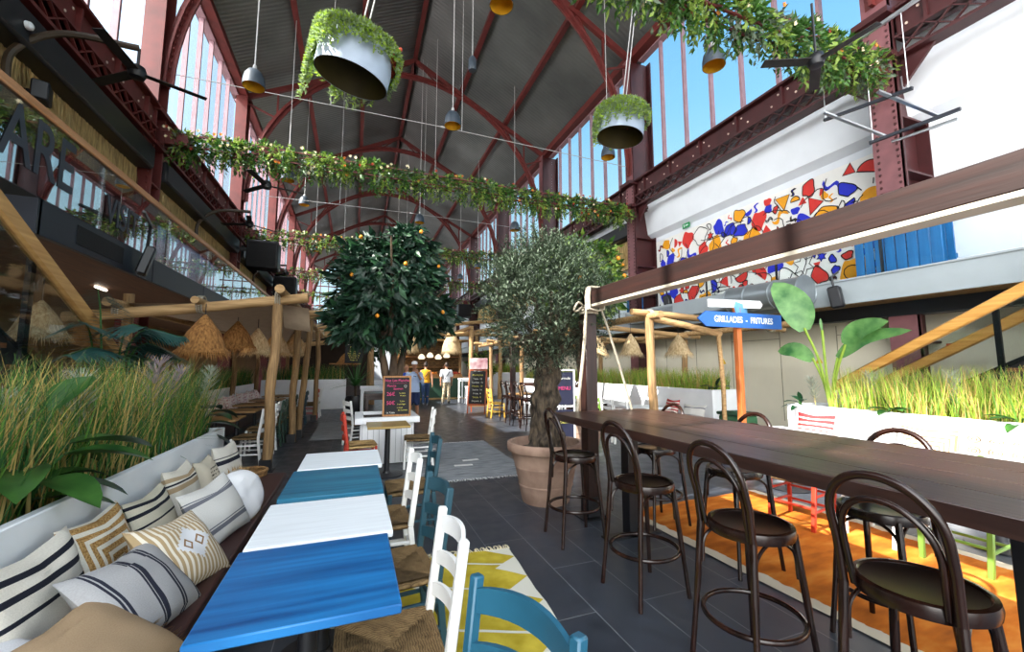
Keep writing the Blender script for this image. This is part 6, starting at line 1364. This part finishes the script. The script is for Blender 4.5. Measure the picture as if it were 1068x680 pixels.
for i in range(9000):
    cx_, cy_ = g.uniform(-3.5,3.5), g.uniform(-1.3,1.25); r_ = g.uniform(.19,.36) if i < 1200 else g.uniform(.09,.17)
    if math.hypot(cx_+3.35, cy_-.45) < .4: continue
    if any(math.hypot(cx_-a, cy_-b) < (r_+c_)*.86 for a, b, c_ in used) or abs(cx_)+r_ > 3.6 or abs(cy_)+r_ > 1.38: continue
    used.append((cx_, cy_, r_)); k = g.choice((0,0,0,1,1,1,2,2,3)); a = g.uniform(0,PI); q = g.random()
    if q < .35: P = blob(26, r_*.85, 1.2, g.uniform(0,6), .22)
    elif q < .55: P = [(r_*math.cos(b), r_*math.sin(b)) for b in [PI*j/14 for j in range(15)]]
    elif q < .7: P = [(-r_,-.4*r_),(r_*.9,-.7*r_),(.2*r_,.9*r_)]
    elif q < .74: P = [(r_*1.1*(.5+.5*(j % 2))*math.cos(2*PI*j/12), r_*1.1*(.5+.5*(j % 2))*math.sin(2*PI*j/12)) for j in range(12)]
    else: P = [(-.9*r_+1.8*r_*j/8, .35*r_*math.sin(j*.9)) for j in range(9)]+[(.9*r_-1.8*r_*j/8, -.4*r_+.35*r_*math.sin((8-j)*.9)) for j in range(9)]
    P = rot2(P, a, cx_, cy_)
    if k < 3: shapes[k].prism(P, .006, MX)
    if k == 3 or g.random() < .5: lines.tube([MX @ Vector((x, y, .008)) for x, y in P], .012, 4, closed=True)
for i in range(60):
    x, y = g.uniform(-3.3,3.3), g.uniform(-1.1,1.0); P = [(x, y)]; a = g.uniform(0,6.3)
    for j in range(9): a += g.uniform(-.2,.75); P.append((P[-1][0]+.09*math.cos(a), P[-1][1]+.09*math.sin(a)))
    P = [p for p in P if abs(p[0]) < 3.6 and abs(p[1]) < 1.36]
    if len(P) > 3: lines.tube([MX @ Vector((x_, y_, .009)) for x_, y_ in P], .011, 4)
# the sun with rays at the near end
sc_ = (-3.35, .45); shapes[2].prism([(sc_[0]+.24*math.cos(a), sc_[1]+.24*math.sin(a)) for a in [2*PI*i/28 for i in range(28)]], .009, MX)
for a in (-.6, .1, .9, 1.7, 2.6, 3.4): lines.tube([MX @ Vector((sc_[0]+r2*math.cos(a), sc_[1]+r2*math.sin(a), .01)) for r2 in (.3,.42)], .011, 4)
for k, nm, mt in ((0,'red_shapes',mR), (1,'blue_shapes',mB_), (2,'yellow_shapes',mY)): shapes[k].build(nm, mt, t, smooth=0)['kind'] = 'stuff'
lines.build('black_lines', mK, t, smooth=0)['kind'] = 'stuff'
# balustrade of the right gallery
balustrade('glass_balustrade', 'glass balustrade along the right gallery before the mural', 8.72, -1.5, 30, 3.25, 4.15, glass_mat('right_glass', (.93,.96,.96), .6, 1.4), M('grey_rail','8c949a',.4,.05))
# blue boards on the gallery
t = thing('blue_screen', 'blue slatted panel on the right gallery beside the mural', 'panel', (9.75, 4.3, 3.25)); f = MB()
for i in range(9): f.box((0,-.42+.105*i,.68+.02*(i % 3)), (.03,.098,1.36), .004)
f.build('slats', mBlueShut, t); f = MB(); f.box((.03,0,.3), (.03,.95,.08)); f.box((.03,0,1.1), (.03,.95,.08)); f.build('rail', mBlueShut, t)
for y, lab in ((12.6,'blue slatted panel beyond the mural, left of the second right column'), ): 
    t2 = dup(t, (9.6, 12.5, 3.25), 0, lab)
t = thing('blue_crate_stack', 'blue painted fence of stepped boards at the foot of the nearest right column', 'fence', (8.95, 4.3, 3.25)); f = MB()
for i, h in enumerate((1.2,1.3,1.25,1.4,1.3,1.45,1.35,1.5)): f.box((0,.55-.16*i,h/2), (.03,.14,h), .004)
f.build('boards', mBlueShut, t); t.name = 'stepped_fence'
# wall signs on the beige wall
for y, z, lab, mt in ((4.05,1.95,'small red fire sign on the beige right wall','c0392b'), ):
    f = MB(); f.box((0,0,0), (.01,.14,.14)); tag(f.build('wall_sign', M('sign_red',mt,.5,.05), None, (9.84, y, z), smooth=0), lab, 'sign')
for y, lab in ((6.3,'small yellow warning triangle on the beige wall right of the orange sign post'), (8.9,'small yellow warning triangle on the beige wall behind the straw lampshade')):
    f = MB(); f.prism([(-.08,-.06),(.08,-.06),(0,.09)], .008, Matrix.Translation((9.845,y,1.75)) @ Matrix(((0,0,-1,0),(1,0,0,0),(0,1,0,0),(0,0,0,1)))); tag(f.build('warning_sign', M('warn_yellow','d8b020',.5,.05), smooth=0), lab, 'sign', 'warning triangles on the beige wall')
t = thing('exit_sign', 'small green exit sign above the far end of the mural', 'sign', (10.05, 10.3, 6.25)); f = MB(); f.box((0,0,0), (.03,.3,.16)); f.build('panel', bpy.data.materials['exit_green'], t); f = MB(); f.box((-.018,-.04,0), (.006,.12,.03)); f.ell((-.018,.08,.03), (.006,.02,.02), 8, 6); f.bar((-.018,.08,.02),(-.018,.06,-.05),.006,.025); f.build('pictogram', mWhite, t, smooth=0)
# ================================================================ PEOPLE (front of the body is -Y)
def remesh(o, vox, sm=6):
    m_ = o.modifiers.new('skin', 'REMESH'); m_.mode = 'VOXEL'; m_.voxel_size = vox; m_.use_smooth_shade = True
    s_ = o.modifiers.new('soft', 'SMOOTH'); s_.factor = .5; s_.iterations = sm; return o
def limb(f, P, rs, n=12):
    f.tube(bez(P, 4), [v for v in interp(rs, len(P), 4)], n)
    f.ell(P[0], (rs[0],)*3, 10, 8); f.ell(P[-1], (rs[-1],)*3, 10, 8)
def interp(rs, n, k):
    out = []
    for i in range(n-1):
        for j in range(k): out.append(rs[i]+(rs[i+1]-rs[i])*j/k)
    return out+[rs[-1]]
def torso(f, secs, n=20):
    """oval sections (y centre, z, half width, half depth)"""
    k = len(f.v)
    for (cx_, cy_, z, a, b) in secs:
        for j in range(n): t_ = 2*PI*j/n; c_, s_ = math.cos(t_), math.sin(t_); f.v.append((cx_+a*math.copysign(abs(c_)**.85, c_), cy_+b*math.copysign(abs(s_)**.85, s_), z))
    for i in range(len(secs)-1):
        for j in range(n): j2 = (j+1) % n; f.face((k+i*n+j, k+i*n+j2, k+(i+1)*n+j2, k+(i+1)*n+j))
    f.face(tuple(k+j for j in range(n))[::-1]); f.face(tuple(k+(len(secs)-1)*n+j for j in range(n)))
def hand(f, wrist, d, palm_n, s, curl=.5):
    """palm and five bent fingers leaving the wrist along d; palm faces palm_n; s = +1 puts the thumb on d x palm_n"""
    w_ = Vector(wrist); d = Vector(d).normalized(); pn = Vector(palm_n); pn = (pn-d*pn.dot(d)).normalized(); sd = d.cross(pn)*s
    M_ = Matrix(((sd.x,d.x,pn.x,0),(sd.y,d.y,pn.y,0),(sd.z,d.z,pn.z,0),(0,0,0,1)))
    f.ell((0,0,0), (.042,.052,.017), 12, 8, Matrix.Translation(w_+d*.05) @ M_)
    for i, L in enumerate((.072,.08,.075,.06)):
        b = w_+d*.09+sd*(.03-.0205*i); m1 = b+d*L*.45+pn*L*.1*curl; m2 = m1+(d*(1-.5*curl)+pn*.7*curl).normalized()*L*.32; e = m2+(d*(1-.9*curl)+pn*curl).normalized()*L*.25
        f.tube([b-d*.02, b, m1, m2, e], [.009,.0092,.0088,.008,.007], 8)
    b = w_+d*.03+sd*.03; f.tube([b, b+sd*.025+d*.025+pn*.01, b+sd*.032+d*.052+pn*.018, b+sd*.03+d*.07+pn*.022], [.012,.011,.0095,.008], 8)
def person(label, loc, rz, arms, legs, skin, shirt, sleeve, bottom, bottom_to, hairm, female=False, cap=None, sole=None, strap=None, hair='short', scale=1.0, hem=.92, glasses=False):
    t = thing('person', label, 'person', loc, R(rz)); t.scale = (scale,)*3; f = MB(); sw = .17 if female else .19
    torso(f, [(0,0,.86,.135,.1),(0,0,.93,.165 if female else .155,.115),(0,.005,1.02,.145,.105),(0,0,1.13,.125 if female else .14,.1),(0,0,1.27,.155,.115),(0,.005,1.38,sw-.02,.105),(0,.015,1.44,.1,.075),(0,.02,1.47,.062,.06)])
    f.tube([(0,.02,1.42),(0,.012,1.5),(0,.0,1.55)], [.062,.055,.055], 14)
    f.ell((0,.0,1.645), (.076,.095,.108), 18, 14); f.ell((0,-.03,1.59), (.055,.06,.06), 14, 10); f.ell((0,-.02,1.565), (.045,.05,.035), 12, 8)
    f.tube([(0,-.088,1.67),(0,-.105,1.642),(0,-.1,1.63)], [.011,.016,.015], 8)            # nose
    for s in (-1, 1): f.ell((s*.078,.008,1.645), (.012,.022,.034), 8, 8); f.ell((s*.03,-.082,1.678), (.024,.014,.01), 8, 6)
    f.ell((0,-.086,1.597), (.026,.012,.008), 8, 6); f.ell((0,-.082,1.587), (.022,.012,.007), 8, 6)
    for s, (el, wr, hd, pn, cu_) in zip((-1, 1), arms):
        sh = (s*sw,.01,1.39); limb(f, [sh, lerp(sh, el, .5), el], [.056,.048,.041]); limb(f, [el, lerp(el, wr, .45), wr], [.041,.038,.027]); hand(f, wr, hd, pn, s, cu_)
    for s, (kn, an) in zip((-1, 1), legs):
        hp = (s*.085,0,.9); limb(f, [hp, lerp(hp, kn, .45), kn], [.095,.082,.058]); c_ = lerp(kn, an, .3); limb(f, [kn, (c_[0],c_[1]+.015,c_[2]), lerp(kn, an, .65), an], [.056,.058,.044,.036]); limb(f, [an, (an[0],an[1]-.02,an[2]-.05), (an[0],an[1]-.12,max(.03,an[2]-.065))], [.036,.036,.028])
    remesh(f.build('body', skin, t), .0085, 3)
    # shirt
    f = MB(); torso(f, [(0,0,hem,.186 if female else .184,.143),(0,.005,1.02,.17,.133),(0,0,1.13,.145 if female else .16,.116),(0,0,1.27,.172,.132),(0,.005,1.38,sw+.005,.122),(0,.015,1.435,.115,.09),(0,.02,1.462,.08,.076)])
    for s, (el, wr, hd, pn, cu_) in zip((-1, 1), arms):
        sh = (s*sw,.01,1.39)
        if sleeve == 'none': f.ell((s*(sw-.03),.01,1.37), (.06,.085,.075), 10, 8)
        else: limb(f, [sh, lerp(sh, el, .5), lerp(sh, el, .78)], [.072,.068,.066])
        if sleeve == 'elbow': limb(f, [lerp(sh, el, .7), el, lerp(el, wr, .25)], [.062,.056,.055])
    remesh(f.build('shirt', shirt, t), .012, 4)
    if sleeve == 'elbow':
        f = MB(); f.tube([(-.05,-.075,1.455),(0,-.115,1.425),(.05,-.075,1.455)], .013, 6); f.box((0,-.128,1.22), (.022,.012,.36)); f.build('collar', shirt, t)
    # trousers or shorts
    f = MB(); torso(f, [(0,0,.84,.155,.115),(0,0,.9,.17 if female else .16,.121),(0,.003,.99,.146,.11)])
    for s, (kn, an) in zip((-1, 1), legs):
        hp = (s*.085,0,.9)
        if bottom_to == 'knee': limb(f, [hp, lerp(hp, kn, .5), lerp(hp, kn, .93)], [.105,.102,.092])
        else: limb(f, [hp, lerp(hp, kn, .5), kn], [.104,.092,.072]); limb(f, [kn, lerp(kn, an, .45), lerp(kn, an, .96)], [.072,.07,.06])
    remesh(f.build('trousers' if bottom_to != 'knee' else 'shorts', bottom, t), .012, 4)
    for s, (kn, an) in zip((-1, 1), legs):
        f = MB(); z = an[2]-.085+.03; f.ell((an[0],an[1]-.06,z+.018), (.046,.135,.045), 14, 8); f.ell((an[0],an[1]+.01,z+.045), (.045,.055,.05), 12, 8); f.box((an[0],an[1]-.055,z-.018), (.085,.25,.022), .01); remesh(f.build('shoe', sole or mWhite, t), .01, 3)
    # hair or cap
    f = MB(); k = len(f.v); N, Mm = 20, 12
    def hr(a, e): return Vector((.084*math.cos(e)*math.cos(a), .012+.103*math.cos(e)*math.sin(a), 1.652+.116*math.sin(e)))
    f2 = MB(); f2.ell((0,.012,1.655), (.085,.1,.113), 20, 14)
    keep = [not (v[1] < -.03-.35*(v[2]-1.66) and v[2] < 1.715) and not (v[2] < 1.6 and v[1] < .03) and v[2] > 1.57 for v in f2.v]
    f.v = f2.v; f.f = [q for q in f2.f if all(keep[i] for i in q)]; f.m = [0]*len(f.f)
    if hair == 'bun': f.ell((0,.085,1.735), (.05,.05,.045), 12, 8)
    if hair == 'long': f.ell((-.06,.04,1.56), (.045,.06,.12), 12, 8); f.ell((.06,.04,1.56), (.045,.06,.12), 12, 8); f.ell((0,.08,1.56), (.07,.04,.13), 12, 8)
    f.build('hair', hairm, t)
    f = MB()
    for s in (-1, 1): f.ell((s*.03,-.084,1.662), (.011,.008,.006), 8, 6)
    f.build('eyes', mBlack, t)
    if cap:
        f = MB(); f.lathe([(.092,1.69),(.094,1.72),(.08,1.76),(.045,1.785),(0,1.79)], 22, (0,.005,0), None, False, False); f.prism([(.075*math.cos(a), -.06+.115*math.sin(a)) for a in [PI+PI*i/12 for i in range(13)]], .012, Matrix.Translation((0,-.01,1.69))); f.build('cap', cap, t)
    if glasses: f = MB(); f.ell((-.01,-.142,1.33), (.022,.01,.016), 8, 6); f.ell((.035,-.142,1.32), (.022,.01,.016), 8, 6); f.build('sunglasses', mBlack, t)
    if strap:
        f = MB(); P = [(-.13,.0,1.43),(-.1,.115,1.36),(-.02,.142,1.24),(.08,.135,1.1),(.15,.07,1.0),(.17,-.02,.97),(.1,-.13,1.06),(0,-.145,1.2),(-.1,-.125,1.36),(-.13,.0,1.43)]; f.tube(bez(P, 5), .013, 6); f.build('strap', strap, t)
    return t
mSkin2 = M('skin_tan', 'a8765a', .55, .08, 8); mHair = M('hair_dark', '2a1d16', .6, .2, 40); mHairB = M('hair_blond', '8a6a44', .6, .2, 40)
down = lambda s: ((s*.25,.03,1.12), (s*.27,-.04,.87), (s*.05,-.12,-1), (-s,0,0), .45)
swing = lambda s, k: ((s*.25,.03+.1*k,1.13), (s*.26,-.02+.22*k,.9), (s*.05,-.1+.3*k,-1), (-s,0,0), .45)
stand = (((-.1,-.03,.49),(-.11,0,.085)), ((.1,.0,.49),(.12,.03,.085)))
stride = lambda k: (((-.09,-.1*k-.02,.5),(-.09,-.22*k,.085 if k > 0 else .12)), ((.09,.02,.49),(.1,.24*k,.12 if k > 0 else .085)))
person('man in pale blue shirt, navy shorts and white cap, one hand at his chin', (1.72,13.0,0), -4, (((-.25,.02,1.12),(-.27,-.08,.88),(-.02,-.12,-1),(1,0,0),.4), ((.25,-.05,1.13),(.09,-.2,1.4),(-.25,.1,1),(0,1,.2),.8)), stand, mSkin2,
       M('shirt_pale_blue','b3c6e6',.85,.06,6), 'elbow', M('shorts_navy','26355e',.85,.1,6), 'knee', mHair, cap=M('cap_white','e8e4e2',.8,.05), scale=1.0, hem=.84, glasses=True)
person('woman in yellow sleeveless top and blue jeans walking away, dark strap across her back', (2.8,17.6,0), 176, (swing(-1,.6), swing(1,-.6)), stride(1), mSkin2, M('top_yellow','d89a1c',.85,.08,6), 'none', M('jeans','2c4468',.9,.2,8), 'ankle', mHair, True, None, M('shoe_grey','6a6a70',.7,.1), mBlack, 'bun', 1.03)
m, t, o = nt('camouflage'); b = bsdf(t, o, .9); cn = nd(t, 'ShaderNodeTexCoord'); n = nd(t, 'ShaderNodeTexNoise'); n.inputs['Scale'].default_value = 11; t.links.new(cn.outputs['Object'], n.inputs['Vector'])
r = ramp(t, [(0, col('b8a888')), (.45, col('6e6850')), (.52, col('d0c4aa')), (.6, col('4a3f30'))], 'CONSTANT'); t.links.new(n.outputs[0], r.inputs[0]); t.links.new(r.outputs[0], b.inputs['Base Color'])
person('man in a white short sleeved shirt and camouflage trousers walking away', (3.78,18.1,0), 184, (swing(-1,-.3), swing(1,.3)), stride(-.6), mSkin2, M('tee_white','e2e4ea',.85,.05,6), 'short', m, 'ankle', mHair, False, None, M('shoe_dark','3a3632',.7,.1), mBlack, 'short', 1.03)
person('woman in a bright blue top half hidden behind the man in the white cap', (1.78,15.6,0), 8, (down(-1), down(1)), stand, mSkin, M('top_blue','2a4fb0',.85,.1,6), 'short', M('skirt_dark','2a2c3a',.9,.1), 'ankle', mHairB, True, None, mBlack, None, 'long', .96)
person('vendor in a patterned shirt standing behind the market counter', (4.45,22.0,0), 20, (down(-1), ((.25,-.05,1.15),(.15,-.3,1.12),(0,-1,.1),(0,0,-1),.5)), stand, mSkin2, M('shirt_pattern','c8b8b0',.85,.5,26,0,0,(1,1,1),'5a2c3a'), 'short', mBlack, 'ankle', mHair, False, None, mBlack, None, 'short', 1.0)
